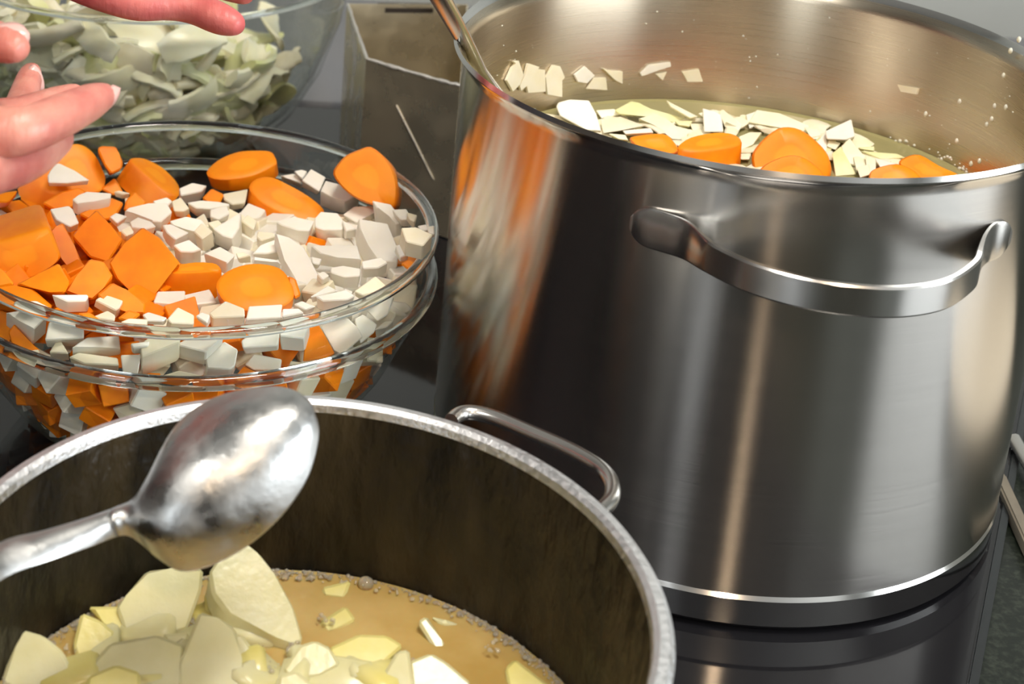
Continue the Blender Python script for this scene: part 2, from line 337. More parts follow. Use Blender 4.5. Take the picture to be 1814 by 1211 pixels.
# ------------------------------------------------------------------ cut pieces traced face by face
def cut(name, face, d, m, rnd=False, taper=1.0, bev=.0005, seed=0):
    """a solid cut piece: front face polygon (3D points) swept by d"""
    rng = random.Random(seed)
    c = sum(face, Vector()) / len(face); c2 = c + d
    mid = (c + c2) / 2
    bm = bmesh.new(); lay = bm.verts.layers.float.new('core')
    n = len(face); jit = 0 if rnd else .0008
    rings = []
    if rnd:
        levels = [(c, .45, 0, .46), (c, .93, 0, .95), (c, 1, .06, 1), (c2, taper, -.06, 1), (c2, taper * .93, 0, .95), (c2, taper * .45, 0, .46)]
    else:
        levels = [(c, 1, 0, 1), (c2, taper, 0, 1)]
    for ctr, s, off, core in levels:
        row = []
        for f in face:
            p = ctr + (f - c) * s + d * off
            if jit and ctr is c2: p += Vector((rng.uniform(-1, 1), rng.uniform(-1, 1), rng.uniform(-1, 1))) * jit
            v = bm.verts.new(p - mid); v[lay] = core; row.append(v)
        rings.append(row)
    for a, b in zip(rings[:-1], rings[1:]):
        for i in range(n): j = (i + 1) % n; bm.faces.new((a[i], a[j], b[j], b[i]))
    if rnd:
        for row, ctr in ((rings[0], c), (rings[-1], c2)):
            v0 = bm.verts.new(ctr - mid + (d * (.03 if ctr is c else -.03))); v0[lay] = 0
            for i in range(n): bm.faces.new((row[i], row[(i + 1) % n], v0))
    else:
        bm.faces.new(rings[0]); bm.faces.new(rings[-1][::-1])
        for v in bm.verts: v[lay] = 1 if not rnd else v[lay]
        if bev: bmesh.ops.bevel(bm, geom=bm.edges[:], offset=bev, segments=1, affect='EDGES', clamp_overlap=True)
    return link_mesh(name, bm, m, None, 50 if rnd else 28, loc=mid)
def nrm(az, el):
    a, e = math.radians(az), math.radians(el)
    return Vector((math.sin(a) * math.cos(e), -math.cos(a) * math.cos(e), math.sin(e)))
CROPS = {'2': (0, 200, 4.031), '3': (350, 230, 4.031), '4': (0, 450, 4.031), '5': (400, 450, 4.031),
         'a': (850, 60, 4.031), 'b': (1250, 60, 3.216), 'p': (0, 930, 3.023), 'q': (500, 900, 2.419), 'f': (0, 0, 1)}
def topx(crop, poly):
    x0, y0, s = CROPS[crop]; return [(x0 + x / s, y0 + y / s) for x, y in poly], s
PLACED = []
def zpile(px, py):
    z = .103
    for _ in range(3):
        p = un(px, py, z); z = .1085 - .13 * max(0, p.y + .06)
    return max(z, .07)
def inside_c(o, R=.1172):
    for v in o.data.vertices:
        p = v.co + o.location
        if p.z < .1105 and (p.x - CX) ** 2 + (p.y - CY) ** 2 > R * R: return False
    return True
def traced(name, crop, poly, m, az=0, el=50, vec=(0, 40), dz=.012, z=None, rnd=False, taper=.95, glass=False, zfun=zpile, fit=True, bev=.0005):
    pts, s = topx(crop, poly)
    cx = sum(p[0] for p in pts) / len(pts); cy = sum(p[1] for p in pts) / len(pts)
    if rnd: pts = catmull(pts, 3)
    v = (vec[0] / s, vec[1] / s); n = nrm(az, el)
    o = None
    for k in (0, -1, 1, -2, 2, -3, 3, -4, 4, -5, 5, -6, 6, -7, 7, 8, 9, 10, 11, 12):
        if glass:
            P = cyl_hit(cx, cy, CX, CY, .1172 - .0015 - .002 * abs(k))
        else:
            zz = (zfun(cx, cy) if z is None else z) + .0025 * k
            P = un(cx, cy, zz)
        face = [plane_hit(x, y, P, n) for x, y in pts]
        d = un(cx + v[0], cy + v[1], P.z - dz) - P
        o2 = cut(name, face, d, m, rnd, taper, bev, int(cx * 7 + cy))
        if o: bpy.data.objects.remove(o)
        o = o2
        if not fit or inside_c(o): break
    rad = max(v.co.length for v in o.data.vertices); PLACED.append((o.location.copy(), rad, o))
    return o

# carrots in the glass bowl: (crop, face, az, el, vec, dz, round, label)
G_C = 'carrot pieces in the glass bowl'
carrots = [
 ('2', [(240,440),(330,340),(430,250),(540,215),(620,235),(690,300),(740,400),(760,460),(735,545),(600,590),(450,590),(310,550)], 20, 38, (-130,110), .008, 1, 'big round carrot slice beside the fingers with a white wedge on it'),
 ('2', [(695,255),(720,235),(830,240),(850,285),(880,350),(870,400),(795,435),(745,370)], 25, 40, (-10,20), .012, 0, 'small knobbly carrot end standing behind the large carrot slice'),
 ('2', [(930,330),(990,312),(1090,345),(1190,410),(1285,520),(1275,590),(1180,560),(1080,480),(990,400)], 55, 62, (-110,150), .010, 1, 'stubby carrot log lying at the back of the bowl before bare glass'),
 ('3', [(62,300),(140,215),(275,155),(400,143),(512,148),(550,185),(560,240),(480,290),(380,330),(250,350),(120,345)], -5, 66, (22,92), .009, 1, 'thick carrot slice at the back of the heap touching the glass, flat face up'),
 ('3', [(370,400),(430,340),(530,332),(650,385),(790,465),(900,560),(890,630),(830,665),(690,625),(540,565),(420,490)], 12, 58, (-28,115), .010, 1, 'large oval carrot slice tilted on the white cubes in the heap middle'),
 ('3', [(965,315),(1000,240),(1060,180),(1150,140),(1235,120),(1330,190),(1400,290),(1430,430),(1400,560),(1290,550),(1150,500),(1040,420)], -8, 30, (45,25), .012, 1, 'upright carrot slice standing against the right rim of the glass bowl'),
 ('3', [(30,490),(100,415),(190,460),(160,525),(70,520)], 0, 55, (0,20), .008, 0, 'tiny pale orange carrot cube between the two rear carrot slices'),
 ('f', [(383,507),(395,485),(425,470),(460,466),(495,474),(513,495),(521,522),(505,540),(470,548),(430,548),(400,535)], 5, 62, (0,20), .008, 1, 'flat round carrot slice with visible core near the front rim'),
 ('4', [(1125,128),(1220,88),(1400,55),(1555,68),(1570,118),(1430,135),(1270,140)], -8, 72, (12,290), .021, 1, 'upright carrot log with smooth side facing out near the front rim'),
 ('2', [(775,1070),(890,930),(1015,812),(1140,890),(1290,1080),(1200,1150),(1125,1290),(1050,1380),(930,1270),(830,1190)], -10, 48, (40,40), .016, 0, 'large square-cut carrot block in the middle of the orange pile'),
 ('2', [(510,880),(600,780),(690,685),(790,800),(880,900),(770,1070),(640,1030)], -8, 50, (10,50), .016, 0, 'diamond-shaped carrot block below two white cubes'),
 ('2', [(-140,930),(0,915),(200,855),(345,825),(400,940),(435,1045),(330,1130),(200,1190),(100,1205),(-60,1190),(-150,1100)], -10, 22, (-50,-190), .001, 1, 'fat carrot log at the left edge with rounded end facing out'),
 ('2', [(345,850),(400,810),(450,780),(530,940),(595,1090),(530,1170),(440,1040)], 25, 50, (-10,30), .013, 0, 'slim carrot stick slanting beside the fat carrot log'),
 ('4', [(460,270),(550,150),(640,30),(740,50),(810,160),(740,240),(660,330),(600,290)], 5, 55, (0,60), .014, 0, 'short carrot wedge leaning on the large carrot block'),
 ('4', [(110,215),(270,140),(420,60),(500,200),(460,280),(350,270),(250,245)], -10, 60, (0,60), .014, 0, 'carrot chunk half hidden under the fat carrot log'),
 ('4', [(-60,220),(100,222),(230,240),(380,370),(330,400),(120,345),(-60,320)], -5, 65, (0,90), .014, 0, 'carrot slice at the left front just inside the rim'),
 ('2', [(-60,580),(40,565),(130,550),(60,640),(-60,640)], 0, 60, (0,40), .012, 0, 'yellowish carrot bit just under the wrist of the lower hand'),
 ('2', [(300,640),(440,560),(560,530),(620,560),(560,640),(510,680),(400,700)], 15, 55, (0,70), .014, 0, 'shaded carrot slab under the white wedge'),
 ('2', [(720,540),(820,460),(890,580),(800,585)], 15, 50, (0,30), .012, 0, 'pointed carrot bit in front of the carrot log at the back'),
 ('2', [(560,720),(690,660),(790,600),(885,640),(830,730),(780,760),(650,770)], 10, 55, (0,50), .012, 0, 'carrot slab lying under the white block beside the diamond piece'),
 ('4', [(690,290),(800,200),(900,250),(1040,350),(1035,430),(900,410),(780,380)], 10, 40, (0,50), .014, 0, 'dark shaded carrot piece in the hollow before the upright log'),
 ('5', [(1245,70),(1310,35),(1400,75),(1330,130)], -10, 55, (0,20), .010, 0, 'small carrot bit at the right rim among white cubes'),
 ('4', [(550,420),(640,415),(720,470),(620,480)], 0, 60, (0,30), .012, 0, 'carrot chip peeping between white cubes at the front rim'),
 ('4', [(-80,60),(20,110),(105,215),(0,235),(-80,230)], 0, 50, (0,40), .014, 0, 'carrot piece cut off by the left picture edge'),
 ('4', [(835,460),(920,395),(1010,425),(930,490)], 0, 50, (0,30), .012, 0, 'reddish carrot scrap in the shadow behind the front white cubes'),
 ('2', [(880,700),(900,620),(960,560),(1050,640),(1010,680)], 10, 55, (0,30), .012, 0, 'carrot sliver under the rear carrot log'),
 ('3', [(640,1040),(700,1060),(740,1180),(690,1209),(660,1120)], 10, 50, (0,30), .012, 0, 'carrot edge showing beside the long white block'),
]
for crop, poly, az, el, vec, dz, rnd, lab in carrots:
    tag(traced('carrot_piece', crop, poly, CARROT, az, el, vec, dz, None, bool(rnd), .97 if rnd else .93, bev=.0009), lab, 'carrot', G_C)
carrots_g = [
 ('5', [(600,500),(650,480),(720,600),(780,710),(720,745),(550,770),(570,600)], 10, 'carrot wedge pressed against the front glass below the rim'),
 ('4', [(-60,380),(70,420),(95,560),(50,690),(-60,660)], -15, 'carrot slice pressed to the glass at the far left below the rim'),
 ('5', [(50,890),(130,800),(220,850),(340,860)], 0, 'carrot sliver under a shredded white bit at the front glass'),
 ('4', [(1020,890),(1060,850),(1150,850),(1140,890)], 0, 'small carrot chip low on the front glass'),
 ('4', [(60,560),(100,500),(240,650),(290,690),(100,690)], -10, 'carrot behind a white wedge at the left front glass'),
]
for crop, poly, az, lab in carrots_g:
    tag(traced('carrot_piece', crop, poly, CARROT, az, 25, (0, -10), .004, glass=True), lab, 'carrot', G_C)

# white cubes; the top face is the upper share of the outline, the rest is the side
def white(crop, poly, group, label, m=None, share=None, glass=False, zadd=0, name='root_cube', cat='vegetable'):
    rng = random.Random(len(PLACED) * 13 + 5)
    ys = [p[1] for p in poly]; y0, y1 = min(ys), max(ys); h = y1 - y0; s_ = CROPS[crop][2]
    if glass:
        share = rng.choice((.55, .75, 1.0)) if share is None else share
    share = rng.uniform(.5, .78) if share is None else share
    top = [(x, y0 + (y - y0) * share) for x, y in poly]
    v = (rng.uniform(-.08, .08) * h, (1 - share) * h + 6)
    dz = max(.004, (1 - share) * h / s_ / 3000 + .002)
    m = m or rng.choice((WHITE, WHITE, CREAM))
    o = traced(name, crop, top, m, rng.uniform(-35, 35), rng.uniform(52, 72) if not glass else rng.uniform(20, 50), v, dz if not glass else dz * .9 + .003, None, False, rng.uniform(.9, 1.0), glass, zfun=(lambda a, b: zpile(a, b) + zadd))
    return tag(o, label, cat, group)
GH, GF, GG = 'white root cubes in the heap', 'white root cubes along the front rim', 'white root cubes behind the front glass'
LH = 'white root vegetable cube in the heap on the right of the glass bowl'
LF = 'white root vegetable cube in the row just inside the front rim'
LG = 'white root vegetable cube pressed behind the front glass below the rim'
special = [
 ('2', [(390,355),(430,360),(530,420),(640,500),(480,525),(345,520),(340,460)], 'smooth white wedge lying on the big carrot slice by the fingers', .85),
 ('2', [(515,660),(560,610),(620,558),(795,580),(788,655),(670,690),(555,720)], 'white block lying on orange slabs below the white wedge', .55),
 ('2', [(355,690),(490,660),(520,690),(565,815),(500,850),(400,785)], 'lone pinkish white cube between carrot pieces at the left', .8),
 ('3', [(745,380),(810,275),(915,350),(870,480)], 'bright white cube at the back beside the upright carrot slice', .8),
 ('3', [(915,358),(1170,470),(1150,530),(1050,610),(960,560),(875,490)], 'large white slab tilted between two carrot slices at the back', .6),
 ('3', [(1150,630),(1360,680),(1380,770),(1440,950),(1430,1060),(1290,1050),(1220,900),(1160,740)], 'largest tall white block on the right of the heap', .72),
 ('3', [(555,735),(650,765),(760,850),(800,950),(885,1130),(850,1200),(720,1170),(620,960)], 'long white block slanting down beside the round carrot slice', .85),
 ('3', [(560,690),(690,615),(835,680),(800,820),(720,815),(600,740)], 'cream wedge leaning on the lower edge of the oval carrot slice', .5),
 ('3', [(835,670),(880,580),(1000,600),(1060,740),(1030,815),(900,820),(835,780)], 'cream cube right of the oval carrot slice', .55),
 ('3', [(1170,960),(1310,905),(1360,980),(1290,1050),(1180,1060)], 'small bright cube lying before the tallest white block', .55),
 ('3', [(1115,1180),(1270,1040),(1350,1130),(1300,1180),(1180,1215)], 'bright white cube touching the right front rim', .8),
 ('4', [(365,290),(625,285),(632,335),(610,410),(480,415)], 'white pyramid-shaped piece before the carrots at the left front', .4),
 ('4', [(1490,480),(1610,330),(1745,420),(1750,520),(1520,535)], 'white cube with a sharp corner up before the round carrot slice', .6),
 ('5', [(165,375),(405,355),(395,495),(145,515)], 'bright white cube below the round carrot slice at the rim', .7),
 ('4', [(680,350),(740,280),(880,350),(850,430),(825,455)], 'reddish lit white cube in the hollow of the orange pile', .7),
]
for i, (crop, poly, lab, sh) in enumerate(special): white(crop, poly, GH, lab, WHITE if i < 6 else None, sh, zadd=(.016, .010, .006)[i] if i < 3 else 0)
heap = [('2', q) for q in (
 [(810,572),(850,550),(930,590),(880,610)], [(890,615),(985,595),(1030,655),(960,695),(895,725)],
 [(890,735),(920,690),(1060,650),(1190,635),(1230,740),(1150,840),(1090,835),(960,745)], [(785,750),(830,710),(910,745),(835,815)],
 [(925,800),(985,740),(1080,790),(1115,850),(1040,880),(940,865)], [(1280,560),(1375,495),(1480,530),(1440,600),(1290,650)],
 [(1225,640),(1290,600),(1350,710),(1310,745),(1240,740)], [(1335,655),(1440,620),(1560,650),(1640,670),(1630,710),(1500,745),(1400,735)],
 [(1590,590),(1770,540),(1750,680),(1660,700),(1600,650)], [(1210,790),(1330,735),(1440,775),(1500,900),(1400,930),(1330,880),(1240,850)],
 [(1160,800),(1220,790),(1350,890),(1250,970),(1190,890)], [(1235,980),(1350,900),(1440,1040),(1380,1080),(1290,1075)],
 [(1380,900),(1440,780),(1520,900),(1440,1005)], [(1520,890),(1620,820),(1720,700),(1710,880),(1660,1000),(1590,970)],
 [(1450,1040),(1570,950),(1680,1050),(1620,1150),(1560,1100)], [(1680,1000),(1740,990),(1795,1040),(1700,1085)],
 [(1090,640),(1190,600),(1230,640),(1200,690),(1120,690)], [(860,860),(930,800),(960,880),(900,920)],
 [(1500,700),(1620,660),(1640,740),(1560,800),(1500,770)], [(1480,790),(1560,760),(1600,830),(1530,870)])]
heap += [('3', q) for q in (
 [(590,330),(690,310),(735,370),(740,415),(630,355)], [(685,300),(740,280),(785,300),(745,385),(720,345)],
 [(1035,620),(1120,545),(1250,540),(1285,600),(1200,640),(1140,700)], [(1245,500),(1380,550),(1440,700),(1460,790),(1410,815),(1370,700),(1280,600)],
 [(1385,570),(1490,560),(1530,690),(1450,695)], [(1495,585),(1570,620),(1550,700),(1510,670)],
 [(1455,700),(1560,690),(1680,790),(1610,940),(1490,885)], [(1415,830),(1480,800),(1515,910),(1445,945)],
 [(390,945),(450,840),(550,780),(580,915),(500,945)], [(310,690),(360,600),(425,690),(400,815)],
 [(810,825),(900,820),(1000,840),(1140,820),(1170,1000),(1000,970),(880,925)], [(950,995),(1040,965),(1165,1010),(1160,1115),(1050,1130),(950,1065)],
 [(850,1040),(900,1005),(940,1060),(890,1110)], [(1635,690),(1690,680),(1690,770),(1650,760)],
 [(1030,640),(1090,690),(1140,750),(1060,780)], [(430,720),(540,740),(555,790),(450,850),(420,800)], [(1570,690),(1640,670),(1650,740),(1590,740)],
 [(810,900),(890,930),(870,1000),(820,980)], [(1050,1130),(1110,1160),(1090,1215),(1030,1200)], [(400,900),(480,930),(560,940),(600,1000),(520,960),(400,960)])]
heap += [('5', q) for q in ([(640,345),(860,250),(925,340),(870,400),(690,415)], [(600,345),(730,220),(800,280),(660,340)], [(485,370),(545,330),(645,395),(570,440)])]
for crop, poly in heap: white(crop, poly, GH, LH)
front = [('5', [(405,390),(520,385),(560,440),(400,485)]), ('5', [(-20,335),(20,340),(135,430),(130,515),(0,535)])]
front += [('4', q) for q in ([(125,335),(260,330),(370,430),(250,430),(130,385)], [(380,395),(480,420),(600,475),(500,480),(400,450)],
 [(650,475),(770,400),(825,450),(820,515)], [(860,495),(920,455),(1055,465),(1050,530),(870,520)], [(1015,440),(1060,410),(1195,470),(1160,510),(1050,505)],
 [(1195,485),(1270,375),(1388,450),(1385,535),(1220,525)], [(1395,455),(1440,410),(1500,440),(1480,530)])]
for crop, poly in front: white(crop, poly, GF, LF)
glassy = [('5', q) for q in ([(110,640),(160,590),(385,550),(370,690),(120,710)], [(390,520),(600,500),(560,690),(385,650)], [(660,500),(870,455),(950,530),(980,590),(830,720),(770,690)],
 [(1000,400),(1200,300),(1160,430),(1080,480)], [(1190,330),(1290,350),(1340,420),(1180,510)], [(920,460),(980,430),(1080,500),(1060,560),(960,640)],
 [(135,790),(200,710),(400,750),(390,830),(200,830)], [(460,760),(570,790),(455,825)], [(1270,310),(1420,310),(1330,400)], [(1130,480),(1200,470),(1150,560),(1060,600)])]
glassy += [('4', q) for q in ([(40,430),(140,400),(340,470),(240,650),(130,530)], [(350,480),(600,510),(600,640),(320,660)], [(350,740),(420,590),(490,750)],
 [(510,740),(620,600),(850,580),(860,760),(700,730)], [(1000,700),(1090,570),(1290,590),(1280,680),(1010,870)], [(1250,690),(1350,600),(1600,590),(1470,790)],
 [(1470,790),(1600,620),(1700,700),(1680,850),(1640,890),(1480,880)], [(860,720),(1010,715),(980,880),(880,870)], [(110,700),(280,680),(290,770)],
 [(490,760),(560,700),(840,770),(850,870),(600,850)], [(930,650),(1070,620),(1060,690),(950,710)], [(1150,870),(1280,830),(1450,870),(1240,890)])]
for crop, poly in glassy: white(crop, poly, GG, LG, glass=True)

# fill of the bowl under the traced pieces: look-alike cubes and some carrots
def rnd_chunk(seed, sx, sy, sz, bev=.0006):
    rng = random.Random(seed); bm = bmesh.new(); lay = bm.verts.layers.float.new('core')
    g = bmesh.ops.create_cube(bm, size=1)['verts']
    for v in g: v.co = Vector((v.co.x * sx * rng.uniform(.75, 1.1), v.co.y * sy * rng.uniform(.75, 1.1), v.co.z * sz * rng.uniform(.75, 1.1)))
    bmesh.ops.bevel(bm, geom=bm.edges[:], offset=bev, segments=1, affect='EDGES')
    for v in bm.verts: v[lay] = 1
    return bm
def proto_mesh(seed, s, m):
    o = link_mesh('proto', rnd_chunk(seed, *s), m, None, 28); me = o.data; bpy.data.objects.remove(o); return me
PW = [proto_mesh(i, (.013 + .001 * (i % 3), .013, .012 + .001 * (i % 2)), (WHITE, CREAM, WHITE)[i % 3]) for i in range(9)]
PC = [proto_mesh(50 + i, (.019, .017, .013), CARROT) for i in range(5)]
for me in PW: me.name = 'root_cube'
for me in PC: me.name = 'carrot_piece'
def wall_r(z):
    pr = [(.0055, .070), (.019, .084), (.042, .100), (.066, .112), (.080, .1172), (.11, .118)]
    for (z0, r0), (z1, r1) in zip(pr[:-1], pr[1:]):
        if z <= z1: return r0 + (r1 - r0) * max(0, (z - z0) / (z1 - z0))
    return .118
fill = []
rng = random.Random(21)
zz = .016
while zz < .098:
    rr = wall_r(zz) - .0095
    shell = 2 if zz < .07 else 12
    for k in range(shell):
        r = rr - k * .0135
        if r < .005: break
        nn = max(1, int(2 * math.pi * r / .0142))
        for i in range(nn):
            a = 2 * math.pi * (i + .5 * (k % 2)) / nn + zz * 40
            x, y = CX + r * math.cos(a), CY + r * math.sin(a)
            top = .1085 - .13 * max(0, y + .06) - .010
            if zz > top: continue
            if zz < top - .019 and (k > 0 or math.sin(a) > .25): continue
            if zz < .07 and (math.sin(a) > .1 or k > 0): continue
            fill.append((x + rng.uniform(-.001, .001), y + rng.uniform(-.001, .001), zz + rng.uniform(-.001, .001), a))
    zz += .0128
for x, y, z, a in fill:
    p = Vector((x, y, z))
    if any((p - q).length < .55 * min(rad, .016) + .0045 for q, rad, _ in PLACED): continue
    left = x < CX - .01
    orange = rng.random() < (.93 if (x < CX - .012 and y > CY - .075) else .5 if left else .12) if z > .07 else rng.random() < .55
    me = rng.choice(PC if orange else PW)
    o = bpy.data.objects.new('carrot_piece' if orange else 'root_cube', me); C.objects.link(o)
    o.location = p; o.rotation_euler = (rng.uniform(-.5, .5), rng.uniform(-.5, .5), a + rng.uniform(-.4, .4))
    if orange: tag(o, 'orange carrot chunk buried among the cubes inside the glass bowl', 'carrot', 'buried carrot chunks in the glass bowl'); o.scale = (.85,) * 3
    else: tag(o, 'white root cube buried between other pieces inside the glass bowl', 'vegetable', 'buried white cubes in the glass bowl')

# single out look-alike cubes by size, tone and the nearest named piece
def topix(p):
    d = p - CAM; z = d.dot(FW); return Vector((W / 2 + PPX + F * d.dot(RT) / z, H / 2 + PPY - F * d.dot(UP) / z))
used_labels = {}
def single_out(objs, anchors, noun, tail):
    sizes = sorted((max(v.co.length for v in o.data.vertices) for o in objs)); n = len(sizes)
    for o in objs:
        c = topix(o.location); r = max(v.co.length for v in o.data.vertices)
        sz = 'small' if r < sizes[n // 3] else 'large' if r > sizes[(2 * n) // 3] else 'medium'
        mn = o.data.materials[0].name; tone = 'cream' if 'cream' in mn else 'greenish' if 'green' in mn else 'white'
        near = sorted(anchors, key=lambda a: (topix(a[0]) - c).length)[:6]
        def rel(a):
            d = c - topix(a[0]); 
            return ('right of' if d.x > 0 else 'left of') if abs(d.x) > abs(d.y) * 1.2 else ('behind' if d.y < 0 else 'in front of')
        cands = [f'{sz} {tone} {noun} {rel(a)} the {a[1]}' for a in near]
        cands += [f'{sz} {tone} {noun} {rel(near[0])} the {near[0][1]}, {rel(b)} the {b[1]}' for b in near[1:]]
        cands += [f'{sz} {tone} {noun} {rel(a)} the {a[1]}, {rel(b)} the {b[1]}' for a in near[1:] for b in near[1:] if a is not b]
        cands = [x for x in cands if len(x.replace(',', '').split()) <= 16]
        for x in cands:
            if x not in used_labels: used_labels[x] = 1; o['label'] = x; break
def anchors_from(table):
    out = []
    for word, px, py, z in table: out.append((un(px, py, z), word))
    return out
AN = anchors_from([('oval carrot slice', 505, 362, .1), ('upright carrot slice', 655, 312, .1), ('round carrot slice', 452, 508, .1), ('carrot log', 333, 508, .1), ('square carrot block', 252, 470, .1),
   ('rear carrot slice', 430, 300, .1), ('long white block', 527, 470, .1), ('tallest white block', 672, 435, .1), ('tiny carrot cube', 378, 346, .1), ('diamond carrot', 173, 418, .1), ('glass rim', 772, 420, .1), ('fingers', 110, 250, .1), ('stubby carrot log', 262, 318, .1)])
single_out([o for o in C.objects if o.get('group') in (GH, GF) and o['label'] in (LH, LF)], AN, 'root cube', '')
LGs = [o for o in C.objects if o.get('group') == GG]
single_out(LGs, anchors_from([('glass carrot wedge', 555, 610, .09), ('shredded bit', 468, 642, .09), ('left carrot slice', 8, 590, .09), ('spoon tip', 520, 690, .09), ('drip', 300, 650, .09), ('bare corner', 760, 480, .09), ('round carrot slice', 452, 508, .1)]), 'cube behind glass', '')

# ------------------------------------------------------------------ contents of the steel stockpot
def floating(name, crop, poly, m, zoff, az, el, vec, dz, rnd, lab, cat, grp, bev=.0005, base=ZL):
    return tag(traced(name, crop, poly, m, az, el, vec, dz, base + zoff, rnd, .95, fit=False, bev=bev), lab, cat, grp)
GA = 'carrot slices floating in the steel pot'
for crop, poly, az, el, vec, dz, zo, lab in (
 ('a', [(1070,752),(1140,722),(1310,712),(1380,762),(1420,840),(1330,860),(1200,850)], 0, 60, (0,40), .012, .008, 'carrot slice at the left of the steel pot, partly behind the rim'),
 ('f', [(1200,259),(1222,243),(1268,234),(1305,238),(1311,256),(1262,266),(1220,268)], 5, 72, (0,50), .014, .012, 'thick carrot slice on edge left of the ring-shaped slice'),
 ('b', [(260,715),(290,640),(360,570),(440,530),(540,545),(640,620),(700,700),(712,800),(640,880),(470,900),(310,850)], 0, 38, (20,20), .012, .008, 'large round carrot slice facing out, ring-shaped core'),
 ('b', [(310,770),(400,712),(500,690),(590,720),(670,800),(640,880),(480,900),(330,860)], 0, 40, (0,20), .010, .011, 'smaller carrot slice leaning in front of the large round one'),
 ('b', [(930,805),(970,765),(1090,740),(1190,780),(1230,850),(1080,880),(950,870)], -5, 50, (0,20), .010, .007, 'carrot slice at the right of the steel pot with a notched edge'),
 ('b', [(1100,738),(1140,700),(1220,688),(1330,750),(1450,810),(1350,850),(1230,840),(1180,790)], 5, 45, (0,20), .010, .007, 'rightmost carrot piece against the pot wall, flat facets')):
    floating('carrot_slice', crop, poly, CARROT, zo, az, el, vec, dz, True, lab, 'carrot', GA)
cab = [
 ('a', [(545,520),(560,490),(640,468),(780,475),(830,570),(870,695),(760,690),(570,585)], WHITE, 'large smooth white cube at the left of the steel pot', .010),
 ('a', [(1590,530),(1680,555),(1725,575),(1740,700),(1600,700)], WHITE, 'upright white cube behind the thick carrot slice', .011),
 ('b', [(680,555),(830,485),(852,585),(800,605),(690,600)], WHITE, 'tilted white cube at the far wall of the steel pot', .010),
 ('a', [(1330,470),(1400,510),(1560,590),(1500,600),(1360,520)], CABB, 'thin pointed cabbage shred sticking up at the far wall', .010),
 ('a', [(960,545),(1080,480),(1140,490),(1220,540),(1350,570),(1460,600),(1400,640),(1250,590),(1000,575)], CABG, 'broad pale green cabbage leaf at the far side of the broth', .006),
 ('b', [(290,430),(420,450),(590,520),(600,565),(470,540),(240,505)], CABB, 'long white cabbage strip along the far wall', .006),
 ('b', [(770,640),(820,590),(910,700),(880,755),(800,735)], CABB, 'pale triangular cabbage piece right of the large carrot', .007),
 ('b', [(880,665),(1090,680),(1140,705),(1000,715)], CABG, 'flat cabbage strip lying before the right wall', .004),
]
for crop, poly, m, lab, zo in cab:
    thick = m is WHITE
    floating('root_cube' if thick else 'cabbage_piece', crop, poly, m, zo, random.uniform(-20, 20), 45 if thick else 60, (0, 14), .010 if thick else .003, False, lab, 'vegetable' if thick else 'cabbage', 'white pieces floating in the steel pot')
for crop, poly, m in (
 ('a', [(830,545),(960,535),(1005,575),(870,605)], CABB), ('a', [(1130,605),(1250,570),(1330,600),(1400,660),(1540,690),(1440,755),(1370,750),(1250,650)], CABB),
 ('a', [(1730,540),(1814,600),(1830,700),(1740,650)], CABB), ('a', [(1020,690),(1220,670),(1240,705),(1040,715)], WHITE), ('a', [(860,615),(1000,590),(1180,655),(1000,690),(880,710)], CREAM),
 ('a', [(1500,640),(1590,640),(1600,700),(1520,690)], CABB), ('a', [(920,710),(1040,720),(1060,760),(990,750)], CABB), ('a', [(1390,620),(1520,620),(1500,660),(1420,650)], CABG),
 ('b', [(75,440),(100,430),(210,520),(180,570),(110,530)], CABB), ('b', [(620,625),(690,560),(690,645),(680,690)], WHITE), ('b', [(720,680),(770,640),(860,800),(740,810)], CABG),
 ('b', [(700,600),(770,620),(740,660),(690,640)], CABB), ('b', [(190,585),(250,560),(320,560),(270,630),(200,660)], CABB), ('b', [(910,690),(970,710),(970,790),(920,795)], CABB),
 ('b', [(960,705),(1090,740),(1000,770)], WHITE), ('b', [(870,645),(960,640),(960,665),(880,655)], CABG), ('b', [(190,680),(260,680),(250,715),(200,715)], CABB),
 ('b', [(110,500),(190,470),(260,500),(200,540)], CABB), ('b', [(560,530),(640,540),(660,580),(600,590)], CABB), ('b', [(230,460),(290,440),(330,500),(250,540)], WHITE),
 ('b', [(860,760),(930,740),(940,800),(880,820)], CABB), ('b', [(840,700),(900,690),(930,760),(860,780)], CABB)):
    floating('cabbage_piece', crop, poly, m, random.uniform(.0035, .006), random.uniform(-30, 30), random.uniform(50, 75), (0, 10), .003, False,
             'pale cabbage shred floating among others in the steel pot', 'cabbage', 'cabbage shreds floating in the steel pot', .0003)
single_out([o for o in C.objects if o.get('group') == 'cabbage shreds floating in the steel pot'], anchors_from([('smooth white cube', 1025, 205, ZL), ('ring-shaped carrot', 1400, 265, ZL), ('thick carrot slice', 1255, 260, ZL),
   ('upright white cube', 1263, 215, ZL), ('notched carrot', 1590, 300, ZL), ('tilted white cube', 1490, 230, ZL), ('left carrot slice', 1155, 250, ZL), ('rightmost carrot', 1640, 290, ZL), ('broad green leaf', 1140, 195, ZL)]), 'cabbage shred', '')
